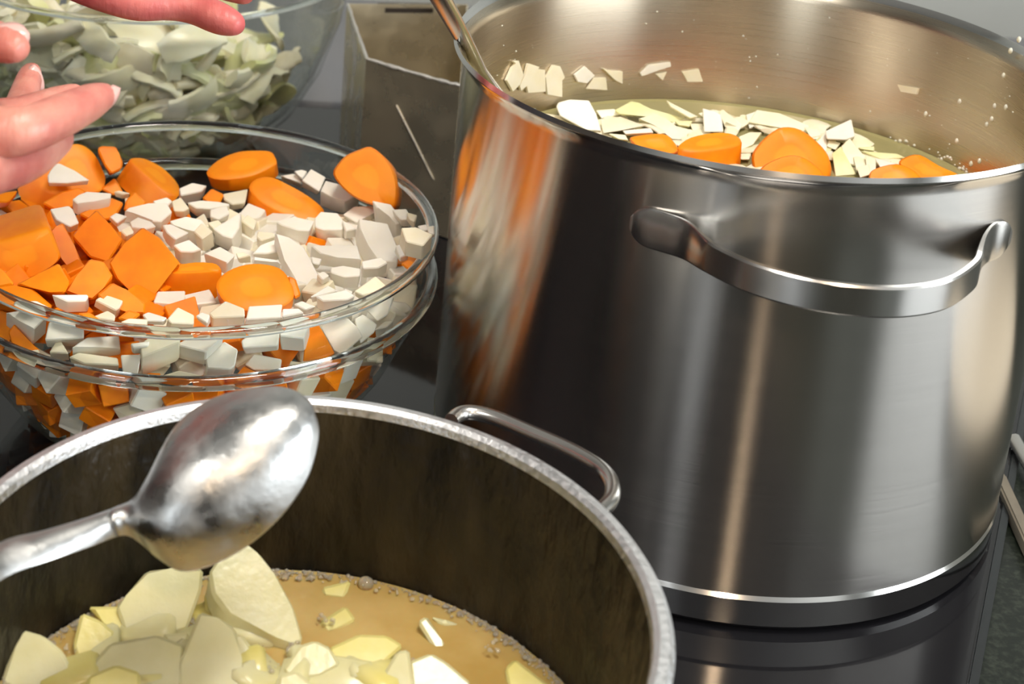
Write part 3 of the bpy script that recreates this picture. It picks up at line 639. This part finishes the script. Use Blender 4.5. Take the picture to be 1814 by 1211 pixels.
# chips stuck on the inner wall
chips = [
 ('a', [(175,330),(215,240),(240,210),(215,190),(260,190),(295,290),(270,360),(220,410)], 'leftmost cream onion flake stuck high inside the steel pot'),
 ('a', [(270,370),(310,290),(330,210),(410,235),(400,250),(450,255),(455,410),(330,420),(320,370),(280,405)], 'broad notched cream flake stuck inside the steel pot, second from the left'),
 ('a', [(457,310),(510,220),(560,230),(595,310),(575,330),(575,450),(470,430)], 'folded cream flake stuck inside the steel pot, third from the left'),
 ('a', [(665,290),(740,230),(810,295),(755,350),(690,340)], 'diamond-shaped pale chip stuck on the inner wall'),
 ('a', [(755,390),(800,312),(890,310),(900,400)], 'squarish pale chip stuck just below the diamond-shaped one'),
 ('a', [(865,240),(920,260),(1010,265),(1010,355),(960,330)], 'torn pale chip right of the diamond-shaped one'),
 ('a', [(1140,280),(1200,220),(1355,200),(1360,230),(1260,262),(1150,300)], 'long white sliver stuck highest on the inner wall'),
 ('a', [(1250,284),(1330,268),(1300,330)], 'small triangular chip under the long white sliver'),
 ('a', [(1440,270),(1560,250),(1590,340),(1480,340)], 'pale four-sided chip right of the long white sliver'),
 ('b', [(1100,290),(1220,310),(1210,345),(1120,330)], 'small lone chip stuck on the bright right part of the inner wall'),
]
RW = RA - .0022
def wallcut(name, crop, poly, m, th):
    pts, s = topx(crop, poly)
    out = [cyl_hit(x, y, 0, 0, RW - .0003, True) for x, y in pts]
    inn = [Vector((p.x * (1 - th / RW), p.y * (1 - th / RW), p.z + .0004)) for p in out]
    c = sum(out, Vector()) / len(out); bm = bmesh.new()
    a = [bm.verts.new(p - c) for p in out]; b = [bm.verts.new(p - c) for p in inn]
    bm.faces.new(a); bm.faces.new(b[::-1])
    for i in range(len(a)): j = (i + 1) % len(a); bm.faces.new((a[i], a[j], b[j], b[i]))
    return link_mesh(name, bm, m, None, 25, loc=c)
for i, (crop, poly, lab) in enumerate(chips):
    tag(wallcut('vegetable_chip', crop, poly, (CREAM, CREAM, CREAM, WHITE, CREAM, CREAM, WHITE, CREAM, CREAM, CREAM)[i], .0016), lab, 'vegetable', 'chips stuck inside the steel pot')

def blobs(name, items, m, label, cat, loc=Vector(), seg=8):
    """many small drops or bubbles as one object: items = (point, radius, squash)"""
    bm = bmesh.new()
    for p, r, sq in items:
        g = bmesh.ops.create_icosphere(bm, subdivisions=2 if r > .0008 else 1, radius=r)['verts']
        for v in g: v.co = Vector((v.co.x, v.co.y, v.co.z * sq)) + p - loc
    o = link_mesh(name, bm, m, None, 180, loc=loc); return tag(o, label, cat, None, 'stuff')
rng = random.Random(5); it = []
for i in range(150):
    px, py = rng.uniform(880, 1814), rng.uniform(20, 300)
    p = cyl_hit(px, py, 0, 0, RW, True)
    if p.z < ZL + .003 or p.z > HA - .012: continue
    it.append((p, rng.choice((.0003, .0003, .0004, .0006)), 1))
for px, py in ((1778,134),(1790,90),(1762,188),(1782,190),(1757,211),(1748,221),(1695,250),(1700,180),(1640,202),(1805,70),(1720,290),(1735,285)):
    it.append((cyl_hit(px, py, 0, 0, RW, True), .0011, 1.5))
for i in range(70):
    a = math.radians(rng.uniform(-5, 45)); it.append((Vector((RW * math.cos(a), RW * math.sin(a), ZL + rng.uniform(0, .004))), rng.uniform(.0004, .0012), 1))
blobs('broth_splashes', it, veg('splash', (.60, .58, .48), (.7, .68, .58), 50, .15), 'tiny pale splashes on the inner wall of the steel pot', 'splash')

# ladle handle leaning in the steel pot
hpx = [(700, -130, .30), (775, -12, .245), (800, 32, .228), (824, 76, .213), (848, 120, .199), (890, 175, .182), (940, 235, .165)]
lad = empty('ladle', un(848, 120, .199), 'flat steel ladle handle leaning over the left rim of the steel pot', 'ladle')
path = [un(*p) for p in hpx]
bm = tube(path, [.0058] * len(path), 14, .45)
for v in bm.verts: v.co -= lad.location
link_mesh('ladle_handle', bm, SATIN, lad, 60)
bm = bmesh.new(); bmesh.ops.create_uvsphere(bm, u_segments=24, v_segments=12, radius=.034)
bmesh.ops.delete(bm, geom=[v for v in bm.verts if v.co.z > .004], context='VERTS')
o = link_mesh('ladle_bowl', bm, SATIN, lad, 180); o.location = path[-1] + Vector((.02, .02, -.045)) - lad.location
sd = o.modifiers.new('solid', 'SOLIDIFY'); sd.thickness = .0012
bm = tube([path[-1], path[-1] + Vector((.004, .004, -.02)), path[-1] + Vector((.004, .004, -.045))], .003, 10, .6)
for v in bm.verts: v.co -= lad.location
link_mesh('ladle_neck', bm, SATIN, lad, 60)

# ------------------------------------------------------------------ contents of the aluminium pot
GB = 'pale vegetable chunks simmering in the aluminium pot'
chunks = [
 ('p', [(0,900),(80,650),(125,570),(230,600),(330,680),(430,900)], COOK, 0, 55, (0,40), .012, .006, 'pale cooked wedge at the left front of the aluminium pot'),
 ('p', [(440,480),(540,520),(610,580),(560,680),(450,820),(400,640)], COOKY, 10, 55, (0,30), .012, .005, 'yellowish cooked wedge between pale pieces at the left'),
 ('p', [(480,440),(660,440),(700,560),(640,600),(560,520)], COOKY, 0, 60, (0,30), .010, .003, 'yellow-green cooked bit half sunk behind the yellowish wedge'),
 ('p', [(690,380),(790,257),(930,240),(1070,245),(1060,350),(990,545),(860,580),(690,575),(640,430)], COOK, 5, 50, (0,40), .010, .009, 'broad pale cooked slab at the far edge under the spoon'),
 ('p', [(1140,260),(1180,200),(1330,112),(1390,160),(1470,260),(1560,430),(1605,590),(1560,630),(1470,580),(1350,515),(1240,475),(1160,370)], COOK, 20, 52, (-30,110), .010, .014, 'longest pale cooked slice leaning up beneath the spoon tip'),
 ('p', [(970,740),(1075,480),(1160,510),(1250,560),(1280,700),(1310,900),(970,900)], COOK, 5, 55, (0,30), .012, .010, 'upright greenish-edged cooked chunk at the centre front'),
 ('p', [(430,830),(600,640),(830,600),(960,650),(950,900),(420,900)], COOK, -5, 62, (0,30), .012, .006, 'large rounded cooked piece left of the upright chunk'),
 ('p', [(1250,600),(1300,590),(1390,720),(1430,840),(1310,810)], COOK, 10, 60, (0,20), .010, .004, 'narrow cooked strip right of the upright chunk'),
 ('p', [(1100,380),(1150,340),(1280,560),(1250,560),(1110,500)], COOKY, 0, 55, (0,20), .010, .004, 'yellow cooked bit in the gap behind the longest slice'),
 ('p', [(870,585),(1010,575),(1000,650),(900,630)], COOK, 0, 65, (0,20), .008, .006, 'small glossy cooked bit behind the upright chunk'),
 ('p', [(480,810),(620,750),(740,790),(740,900),(470,900)], COOKY, 0, 60, (0,20), .008, .010, 'yellow cooked bit on the large rounded piece at the bottom'),
 ('q', [(10,690),(80,590),(140,570),(200,600),(240,670),(160,715),(60,730)], COOK, 0, 60, (0,40), .010, .006, 'rounded cooked chunk right of the longest slice'),
 ('q', [(210,600),(330,545),(440,550),(505,590),(430,660),(290,695),(230,665)], COOKY, 0, 68, (0,20), .010, .005, 'bright yellow glossy cooked chunk in the middle of the broth'),
 ('q', [(585,490),(620,465),(680,560),(705,600),(655,605)], COOK, 10, 60, (0,15), .006, .002, 'thin bent cooked strip floating alone in the broth'),
 ('q', [(640,463),(700,478),(770,500),(690,505)], COOK, 10, 70, (0,10), .005, .001, 'flat pale sliver beside the bent strip'),
 ('q', [(430,720),(490,620),(540,610),(565,800),(420,800)], COOK, -10, 55, (0,30), .010, .006, 'pointed cooked chunk at the bottom of the picture, middle'),
 ('q', [(555,660),(640,625),(700,660),(800,745),(780,800),(570,800)], COOK, 10, 60, (0,30), .010, .005, 'glossy cooked chunk right of the pointed one'),
 ('q', [(160,490),(270,420),(312,480),(200,535)], COOKY, 0, 75, (0,15), .008, .0012, 'sunken yellow chunk breaking the broth surface'),
 ('q', [(960,690),(1000,650),(1140,760),(1140,820),(980,800)], COOKY, 0, 75, (0,15), .008, .001, 'sunken chunk at the right front of the broth'),
 ('q', [(170,340),(290,310),(265,385),(180,375)], COOKY, 0, 75, (0,15), .008, .001, 'sunken chunk near the foam at the far side'),
 ('q', [(-10,720),(60,700),(130,760),(100,820),(-20,820)], COOK, 0, 60, (0,20), .010, .006, 'cooked chunk at the bottom edge left of the pointed one'),
]
for crop, poly, m, az, el, vec, dz, zo, lab in chunks:
    qx = sum(p[0] for p in poly) / len(poly); qy = sum(p[1] for p in poly) / len(poly); poly = [(qx + (x - qx) * 1.1, qy + (y - qy) * 1.1) for x, y in poly]
    o = floating('cooked_chunk', crop, poly, m, zo, az, el, vec, dz, False, lab, 'vegetable', GB, .0012, ZB)
    for p in o.data.polygons: p.use_smooth = True
PK = []
for i in range(6):
    o = link_mesh('proto', rnd_chunk(200 + i, .026, .017, .009, .0022), (COOK, COOK, COOKY)[i % 3], None, 60); PK.append(o.data); bpy.data.objects.remove(o); PK[-1].name = 'cooked_chunk'
rng = random.Random(11)
for px, py in ((60,1130),(150,1090),(180,1160),(260,1120),(215,1075),(330,1150),(380,1100),(420,1180),(310,1190),(120,1200),(460,1200),(520,1205),(555,1170),(600,1200),(650,1190),(365,1060),(40,1190),(690,1205),(240,1200),(440,1120),(20,1165)):
    p = un(px, py, ZB + .0005)
    if math.hypot(p.x - BX, p.y - BY) > RBI - .017: continue
    o = bpy.data.objects.new('cooked_chunk', rng.choice(PK)); C.objects.link(o); o.location = p
    o.rotation_euler = (rng.uniform(-.35, .35), rng.uniform(-.35, .35), rng.uniform(0, 6.3)); o.scale = (rng.uniform(.7, 1.1),) * 3
    tag(o, 'pale cooked chunk half sunk between the larger chunks in the aluminium pot', 'vegetable', 'half sunk chunks in the aluminium pot')
single_out([o for o in C.objects if o.get('group') == 'half sunk chunks in the aluminium pot'], anchors_from([('upright chunk', 375, 1150, ZB), ('longest slice', 450, 1060, ZB), ('broad slab', 285, 1070, ZB), ('yellowish wedge', 165, 1140, ZB),
   ('left wedge', 70, 1190, ZB), ('rounded piece', 230, 1190, ZB), ('bright yellow chunk', 645, 1155, ZB), ('pointed chunk', 705, 1185, ZB), ('narrow strip', 440, 1165, ZB)]), 'sunken chunk', '')
rng = random.Random(3); it = []; spk = []
for i in range(2000):
    a = math.radians(rng.uniform(15, 200)); w = abs(rng.gauss(0, .0020))
    if 60 < math.degrees(a) < 85 and rng.random() < .6: continue
    r = RBI - .0004 - w; rad = rng.choice((.0003, .0003, .0004, .0005, .0006, .0009))
    it.append((Vector((BX + r * math.cos(a), BY + r * math.sin(a), ZB + .0010)), rad, .8))
for px, py, r in ((648,1033,.0032),(552,1022,.0016),(220,1040,.0024),(505,1022,.0016),(530,1024,.0012),(15,1170,.002)):
    it.append((un(px, py, ZB + .001), r, .8))
for px, py in ((125,1150),(455,1150),(515,1145),(480,1180),(340,1100),(228,1100),(640,1145),(620,1150),(570,1095),(590,1100),(270,1150),(280,1155),(740,1175),(700,1180),(870,1148),(520,1145)):
    for k in range(7):
        p = un(px + rng.gauss(0, 6), py + rng.gauss(0, 5), ZB + .003); it.append((p, rng.choice((.0004, .0006, .0009)), .8))
blobs('foam_bubbles', it, BUBBLE, 'line of small foam bubbles where the golden broth meets the pot wall', 'foam', Vector((BX, BY, ZB)))

# ------------------------------------------------------------------ spoon resting across the aluminium pot
SP0 = un(400, 860, .150); SN = nrm(-14, 42)
spoon = empty('spoon', SP0, 'large wet steel spoon held bottom up over the aluminium pot', 'spoon')
st = [((556,722),(562,742),.0012),((545,706),(565,765),.0035),((520,690),(560,800),.0068),((488,684),(547,842),.0100),((450,687),(525,880),.0128),((410,694),(497,916),.0148),
      ((370,708),(455,955),.0162),((335,730),(410,985),.0170),((308,757),(362,1006),.0168),((285,795),(318,1011),.0155),((262,842),(278,988),.0128),((238,880),(248,962),.0090),
      ((205,897),(218,948),.0058),((150,917),(163,967),.0040),((80,938),(92,992),.0032),((0,960),(10,1022),.0030),((-100,1025),(-88,1092),.0030),((-300,1095),(-285,1165),.0028)]
neck = plane_hit(243, 921, SP0, SN)
def station(i):
    hi_, lo_, dep = st[i]
    if i <= 11: return plane_hit(*hi_, SP0, SN), plane_hit(*lo_, SP0, SN), dep, SN
    f_ = min(1, (i - 11) / 5); z = neck.z + (.1462 - neck.z) * f_; n = (SN * (1 - f_) + Vector((0, 0, 1)) * f_).normalized()
    c_ = un((hi_[0] + lo_[0]) / 2, (hi_[1] + lo_[1]) / 2, z)
    return plane_hit(*hi_, c_, n), plane_hit(*lo_, c_, n), dep, n
flat = [tuple(a) + tuple(b) + (d,) + tuple(n) for a, b, d, n in (station(i) for i in range(len(st)))]
dense = catmull(flat, 6, False)
def loft(name, qs):
    bm = bmesh.new(); rows = []; nw = 16
    for q in qs:
        a, b, d, n = Vector(q[0:3]), Vector(q[3:6]), q[6], Vector(q[7:10]); row = []
        for k in range(nw + 1):
            u = math.sin((k / nw * 2 - 1) * math.pi / 2); row.append(bm.verts.new(a.lerp(b, (u + 1) / 2) + n * d * (1 - abs(u) ** 2.3) - SP0))
        rows.append(row)
    for x, y in zip(rows[:-1], rows[1:]):
        for k in range(nw): bm.faces.new((x[k], x[k + 1], y[k + 1], y[k]))
    o = link_mesh(name, bm, SPOON, spoon, 180)
    if sum((p.normal * p.area for p in o.data.polygons), Vector()).dot(SN) < 0: o.data.flip_normals()
    m_ = o.modifiers.new('solid', 'SOLIDIFY'); m_.thickness = .0013; m_.offset = -1
loft('spoon_bowl', dense[:74]); loft('spoon_handle', dense[73:])

# ------------------------------------------------------------------ steel tin behind
TZ = .105
pL, pM, pR = un(616, 8, TZ), un(650, 105, TZ), un(816, 152, TZ)
back = un(828, 9, TZ)
tin = empty('steel_tin', (pM.x, pM.y, 0), 'open worn sheet steel tin with slotted back between the bowls and the steel pot', 'tin')
TIN = mat('worn_sheet_steel', (0.72, 0.64, 0.47), 0.3, .82); noise_colour(TIN, (.16,) * 3, (.45,) * 3, 40, 6, .35, .7, target='Roughness'); bump(TIN, 30, .12, .002)
TEDGE = mat('scuffed_tin_edge', (0.72, 0.70, 0.66), .5, .8); bump(TEDGE, 700, 1, .001)
def panel(name, a, b, z0, z1, m, parent, th=.0012, holes=None):
    """upright sheet from a to b"""
    t = Vector((b.x - a.x, b.y - a.y, 0)); ln = t.length; t.normalize(); n = Vector((t.y, -t.x, 0))
    bm = bmesh.new()
    cells = [(0, ln, z0, z1)]
    if holes:
        h0, h1, g0, g1 = holes; cells = [(0, h0, z0, z1), (h1, ln, z0, z1), (h0, h1, z0, g0), (h0, h1, g1, z1)]
    for u0, u1, w0, w1 in cells:
        vs = [bm.verts.new(Vector((a.x, a.y, 0)) + t * u + n * s * th / 2 + Vector((0, 0, w)) - parent.location) for u in (u0, u1) for w in (w0, w1) for s in (-1, 1)]
        for q in ((0, 1, 3, 2), (4, 6, 7, 5), (0, 4, 5, 1), (2, 3, 7, 6), (0, 2, 6, 4), (1, 5, 7, 3)): bm.faces.new([vs[i] for i in q])
    return link_mesh(name, bm, m, parent, 0)
panel('front_panel', pM, pR, .001, TZ, TIN, tin); panel('left_panel', pL, pM, .001, TZ, TIN, tin)
panel('right_panel', pR, back, .001, TZ, TIN, tin)
ln = (back - pL).to_2d().length
panel('back_panel', pL, back, .001, TZ + .0005, TIN, tin, holes=(ln * .31, ln * .715, TZ - .0062, TZ - .0022))
off = Vector((0, .006, 0)); panel('slot_dark_sheet', pL.lerp(back, .25) + off, pL.lerp(back, .77) + off, TZ - .02, TZ - .0005, DARKW, tin)  # dark sheet added behind the slot to make the gap look dark
bm = bmesh.new(); vs = [bm.verts.new(Vector((p.x, p.y, .0015)) - tin.location) for p in (pL, pM, pR, back)]; bm.faces.new(vs); link_mesh('bottom', bm, TIN, tin, 0)
for a, b in ((pL, pM), (pM, pR)):
    bm = tube([a.lerp(b, k / 20) + Vector((0, 0, random.uniform(-.0004, .0004))) for k in range(21)], [.0012 + random.uniform(-.0003, .0003) for _ in range(21)], 6)
    for v in bm.verts: v.co -= tin.location
    link_mesh('raw_edge', bm, TEDGE, tin, 60)
t_ = (pR - pM); n2 = Vector((t_.y, -t_.x, 0)).normalized()
def thin_line(a, b, r):
    q = [plane_hit(x, y, pM + n2 * .001, n2) for x, y in (a, b)]
    bm = tube([q[0], q[0].lerp(q[1], .5), q[1]], r, 6)
    for v in bm.verts: v.co -= tin.location
    link_mesh('thin_line', bm, TEDGE, tin, 60)
thin_line((702, 186), (768, 318), .0004)  # thin slanting line raised on the front panel

# pale strip to the right of the pot
q0, q1 = un(1782, 838, .004), un(1850, 985, .004)
dd = (q1 - q0).to_2d().normalized(); nn_ = Vector((dd.y, -dd.x))
if nn_.y < 0: nn_ = -nn_
tag(link_mesh('pale_strip', prism_xy([(q0.x, q0.y), (q1.x, q1.y), (q1.x + nn_.x * .006, q1.y + nn_.y * .006), (q0.x + nn_.x * .006, q0.y + nn_.y * .006)], -.0035, .004, .001), veg('pale_wood', (.15, .13, .10), (.19, .165, .125), 60, .5, 0)), 'pale beige flat strip lying at the right edge behind the steel pot', 'board')

q0, q1 = un(1797, 778, .004), un(1870, 905, .004)
bm = tube([q0, q0.lerp(q1, .5), q1], .0035, 12)
tag(link_mesh('metal_bar', bm, SATIN, None, 60), 'dull round metal bar just beyond the pale strip at the right edge', 'bar')
pt = empty('plate', (.31, -.07, -.004), 'round cream plate added right of the steel pot only for its pale reflection', 'plate')  # unseen plate added to give the pot a pale round reflection
link_mesh('plate_body', lathe([(0, .004), (.055, .004), (.075, .010), (.095, .016), (.096, .014), (.07, .004), (.055, .0002), (0, .0002)], 64), mat('cream_glaze', (.75, .68, .56), .25), pt)

# ------------------------------------------------------------------ cabbage in the rear bowl
def strip_mesh(seed):
    rng = random.Random(seed); Ls = rng.uniform(.03, .062); w = rng.uniform(.006, .013); th = rng.uniform(.004, .0075); bend = rng.uniform(-1.6, 1.6); tw = rng.uniform(-.8, .8)
    bm = bmesh.new(); rows = []; n = 10; p = Vector((-Ls / 2, 0, 0)); ang = -bend / 2
    pts = []
    for i in range(n + 1):
        pts.append((p.copy(), ang)); p = p + Vector((math.cos(ang), 0, math.sin(ang))) * Ls / n; ang += bend / n
    c = sum((q for q, _ in pts), Vector()) / len(pts)
    for i, (q, a) in enumerate(pts):
        t = i / n; ww = w * (.55 + .45 * math.sin(math.pi * (.1 + .8 * t))) * rng.uniform(.9, 1.1); nr = Vector((-math.sin(a), 0, math.cos(a))); tt = tw * (t - .5)
        sdv = Vector((0, 1, 0)) * math.cos(tt) + nr * math.sin(tt); up = nr * math.cos(tt) - Vector((0, 1, 0)) * math.sin(tt)
        rows.append([bm.verts.new(q - c + sdv * ww * sx + up * th * sz) for sx, sz in ((-1, -.2), (-.5, -.5), (.5, -.5), (1, -.2), (1, .2), (.5, .5), (-.5, .5), (-1, .2))])
    for a, b in zip(rows[:-1], rows[1:]):
        for k in range(8): bm.faces.new((a[k], a[(k + 1) % 8], b[(k + 1) % 8], b[k]))
    bm.faces.new(rows[0]); bm.faces.new(rows[-1][::-1])
    o = link_mesh('cabbage_strip', bm, (CABB, CABG, CABB, CREAM)[seed % 4], None, 60); me = o.data; bpy.data.objects.remove(o); return me
SM = [strip_mesh(i) for i in range(16)]
GS = 'half sunk cabbage strips in the steel pot'; rng = random.Random(44)
for k in range(60):
    px, py = rng.uniform(985, 1640), rng.uniform(192, 315)
    p = un(px, py, ZL + .001)
    if math.hypot(p.x, p.y) > RA - .022: continue
    o = bpy.data.objects.new('cabbage_strip', rng.choice(SM)); C.objects.link(o); o.scale = (.55, .6, .35)
    o.location = p; o.rotation_euler = (rng.uniform(-.3, .3), rng.uniform(-.2, .2), rng.uniform(0, 6.3))
    tag(o, 'pale cabbage strip half sunk in the broth of the steel pot', 'cabbage', GS)
single_out([o for o in C.objects if o.get('group') == GS], anchors_from([('smooth white cube', 1025, 205, ZL), ('ring-shaped carrot', 1400, 265, ZL), ('thick carrot slice', 1255, 260, ZL),
   ('upright white cube', 1263, 215, ZL), ('notched carrot', 1590, 300, ZL), ('tilted white cube', 1490, 230, ZL), ('left carrot slice', 1155, 250, ZL), ('rightmost carrot', 1640, 290, ZL), ('broad green leaf', 1140, 195, ZL)]), 'sunken cabbage strip', '')
def dwall(z):
    pr = [(.0065, .075), (.032, .105), (.061, .122), (.098, .134), (.131, .139)]
    for (z0, r0), (z1, r1) in zip(pr[:-1], pr[1:]):
        if z <= z1: return r0 + (r1 - r0) * max(0, (z - z0) / (z1 - z0))
    return .139
rng = random.Random(77); nC = 0
for k in range(1200):
    if nC >= 260: break
    z = rng.uniform(.012, .128); a = rng.uniform(math.pi, 2 * math.pi) if rng.random() < .72 else rng.uniform(0, 2 * math.pi)
    xr = math.cos(a)
    top = .122 - .050 * max(0, xr) ** 1.5
    R_ = dwall(z)
    r = R_ * math.sqrt(rng.random()) if z > top - .02 else R_ - rng.uniform(.008, .028)
    if z > top: continue
    o = bpy.data.objects.new('cabbage_strip', rng.choice(SM)); C.objects.link(o)
    for tr in range(12):
        o.rotation_euler = (rng.uniform(-.9, .9) + (math.pi / 2 if rng.random() < .5 else 0), rng.uniform(-.7, .7), a + math.pi / 2 + rng.uniform(-.6, .6))
        o.location = (DX + r * math.cos(a), DY + r * math.sin(a), z)
        mw = Matrix.LocRotScale(o.location, o.rotation_euler, None); ok = True
        for v in o.data.vertices:
            p = mw @ v.co
            if p.z < .006 or math.hypot(p.x - DX, p.y - DY) > dwall(p.z) - .0006: ok = False; break
        if ok: break
        r *= .965
    if not ok: bpy.data.objects.remove(o); continue
    nC += 1
    tag(o, 'shredded white cabbage strip in the rear glass bowl', 'cabbage', 'shredded cabbage in the rear bowl')

# ------------------------------------------------------------------ the cook: two hands over the bowls, dark clothed body outside the frame
cook = empty('person', (-.82, -.12, ZF), 'cook with bare reddish hands spread over the glass bowl, fingers open', 'person')
cook_inv = Matrix.Translation((.82, .12, -ZF))
def skin_mesh(name, nodes, edges, m, parent, levels=2):
    """nodes: list of (Vector, radius); one continuous skinned surface"""
    me = bpy.data.meshes.new(name); me.from_pydata([n[0] for n in nodes], edges, []); me.materials.append(m)
    o = bpy.data.objects.new(name, me); C.objects.link(o)
    sk = o.modifiers.new('skin', 'SKIN'); sk.use_smooth_shade = True
    lay = me.skin_vertices[0] if me.skin_vertices else None
    if lay is None:
        bpy.context.view_layer.objects.active = o; lay = me.skin_vertices[0]
    for i, (p, r) in enumerate(nodes):
        rr = r if isinstance(r, tuple) else (r, r); lay.data[i].radius = rr; lay.data[i].use_root = (i == 0)
    sb = o.modifiers.new('sub', 'SUBSURF'); sb.levels = levels; sb.render_levels = levels
    o.parent = parent; o.matrix_parent_inverse = cook_inv
    return o
def px3(px, py, z, rpx):
    p = un(px, py, z); return (p, rpx * (p - CAM).length / F)
def hand(chains, palm, arm):
    nodes = []; edges = []
    nodes.append(px3(*palm))
    prev = 0
    for q in arm:
        nodes.append(q if isinstance(q[0], Vector) else px3(*q)); edges.append((prev, len(nodes) - 1)); prev = len(nodes) - 1
    for ch in chains:
        prev = 0
        for q in ch: nodes.append(px3(*q)); edges.append((prev, len(nodes) - 1)); prev = len(nodes) - 1
    return skin_mesh('hand', nodes, edges, SKIN, cook)
def nail(px, py, z, rpx, hand_o, az, el, w, l, rot):
    c, r = px3(px, py, z, rpx); n = nrm(az, el); c = c + n * r; a = Vector((0, 0, 1)).cross(n).normalized(); b = n.cross(a)
    a, b = a * math.cos(rot) + b * math.sin(rot), -a * math.sin(rot) + b * math.cos(rot)
    bm = bmesh.new(); rows = []
    for i in range(11):
        v = i / 10 * 2 - 1; ww = w * math.sqrt(max(.03, 1 - abs(v) ** (3 if v > 0 else 5)))
        rows.append([bm.verts.new(c + a * ww * u + b * l * v - n * (.0022 * u * u + .0010 * v * v)) for u in (-1, -.7, -.35, 0, .35, .7, 1)])
    for x, y in zip(rows[:-1], rows[1:]):
        for k in range(6): bm.faces.new((x[k], x[k + 1], y[k + 1], y[k]))
    o = link_mesh('fingernail', bm, NAIL, None, 180); o.modifiers.new('s', 'SOLIDIFY').thickness = .0007
    o.parent = hand_o
    return o
h1 = hand([
   [(-60, 236, .250, 52), (8, 234, .252, 50), (40, 234, .253, 47), (75, 220, .253, 44), (118, 200, .252, 41), (160, 180, .250, 35), (188, 168, .249, 25), (197, 165, .249, 16)],   # forefinger
   [(-50, 305, .240, 54), (20, 290, .238, 48), (70, 268, .236, 41), (108, 244, .236, 29), (118, 238, .236, 18)],                               # middle finger, curled below
   [(-40, 215, .236, 40), (40, 200, .234, 32), (100, 178, .232, 27), (135, 165, .232, 20), (143, 162, .232, 12)],                              # ring finger behind
   [(-40, 240, .226, 38), (30, 205, .224, 31), (44, 165, .224, 28), (53, 136, .224, 24), (57, 122, .224, 15)],                                 # little finger, pointing up
   [(-150, 180, .262, 54), (-90, 105, .266, 46), (-30, 66, .268, 42), (8, 76, .268, 38), (30, 86, .268, 30), (42, 91, .268, 18)],                                 # thumb
  ], (-140, 280, .246, 80), [(-280, 330, .25, 82), (-400, 360, .26, 70), (Vector((-.62, -.14, .27)), .045), (Vector((-.70, -.13, .27)), .05)])
h2 = hand([
   [(100, -50, .250, 40), (160, -22, .246, 38), (200, -4, .244, 33), (250, 8, .242, 36), (292, 4, .242, 32), (340, 12, .240, 31), (392, 34, .238, 32), (418, 44, .237, 24), (428, 48, .237, 14)],
   [(160, -110, .250, 36), (260, -75, .246, 31), (350, -40, .243, 29), (430, -14, .240, 25), (452, -7, .239, 18)],
   [(180, -160, .250, 36), (300, -140, .246, 30), (400, -110, .243, 27), (470, -85, .240, 20)],
   [(170, -210, .250, 34), (280, -210, .246, 27), (360, -190, .243, 24), (420, -170, .240, 18)],
   [(-20, -80, .255, 44), (10, -60, .262, 36), (60, -42, .266, 30), (100, -36, .268, 24)],
  ], (60, -140, .250, 78), [(-80, -170, .252, 80), (-200, -180, .256, 66), (Vector((-.62, .02, .29)), .045), (Vector((-.70, 0, .29)), .05)])
h2.data.materials[0] = SKINR
nail(14, 76, .268, 33, h1, 8, 40, .0060, .0078, math.radians(-80))
nail(54, 140, .224, 22, h1, 75, 18, .0042, .0058, math.radians(8))
nail(184, 170, .249, 25, h1, 58, 0, .0036, .0052, math.radians(-58))
# sleeves and body
for i, (a, b) in enumerate((((-.60, -.14, .268), (-.80, -.12, .33)), ((-.60, .02, .288), (-.80, .03, .34)))):
    p = [Vector(a).lerp(Vector(b), k / 6) for k in range(7)]
    o = link_mesh('sleeve', tube(p, [.050, .052, .054, .056, .06, .064, .07], 20), CLOTH, None, 60); o.parent = cook; o.matrix_parent_inverse = cook_inv
skin_mesh('clothed_body', [(Vector((-.84, -.06, .05)), (.17, .14)), (Vector((-.84, -.06, .25)), (.17, .14)), (Vector((-.84, -.06, .42)), (.15, .12)), (Vector((-.84, -.06, .52)), (.06, .06)),
     (Vector((-.84, .10, .40)), (.08, .08)), (Vector((-.84, -.22, .40)), (.08, .08)), (Vector((-.82, .08, .34)), (.06, .06)), (Vector((-.82, -.15, .33)), (.06, .06)),
     (Vector((-.85, .02, -.2)), (.10, .11)), (Vector((-.85, .03, -.85)), (.06, .07)), (Vector((-.85, -.14, -.2)), (.10, .11)), (Vector((-.85, -.15, -.85)), (.06, .07))],
   [(0, 1), (1, 2), (2, 3), (2, 4), (2, 5), (4, 6), (5, 7), (0, 8), (8, 9), (0, 10), (10, 11)], CLOTH, cook, 2)
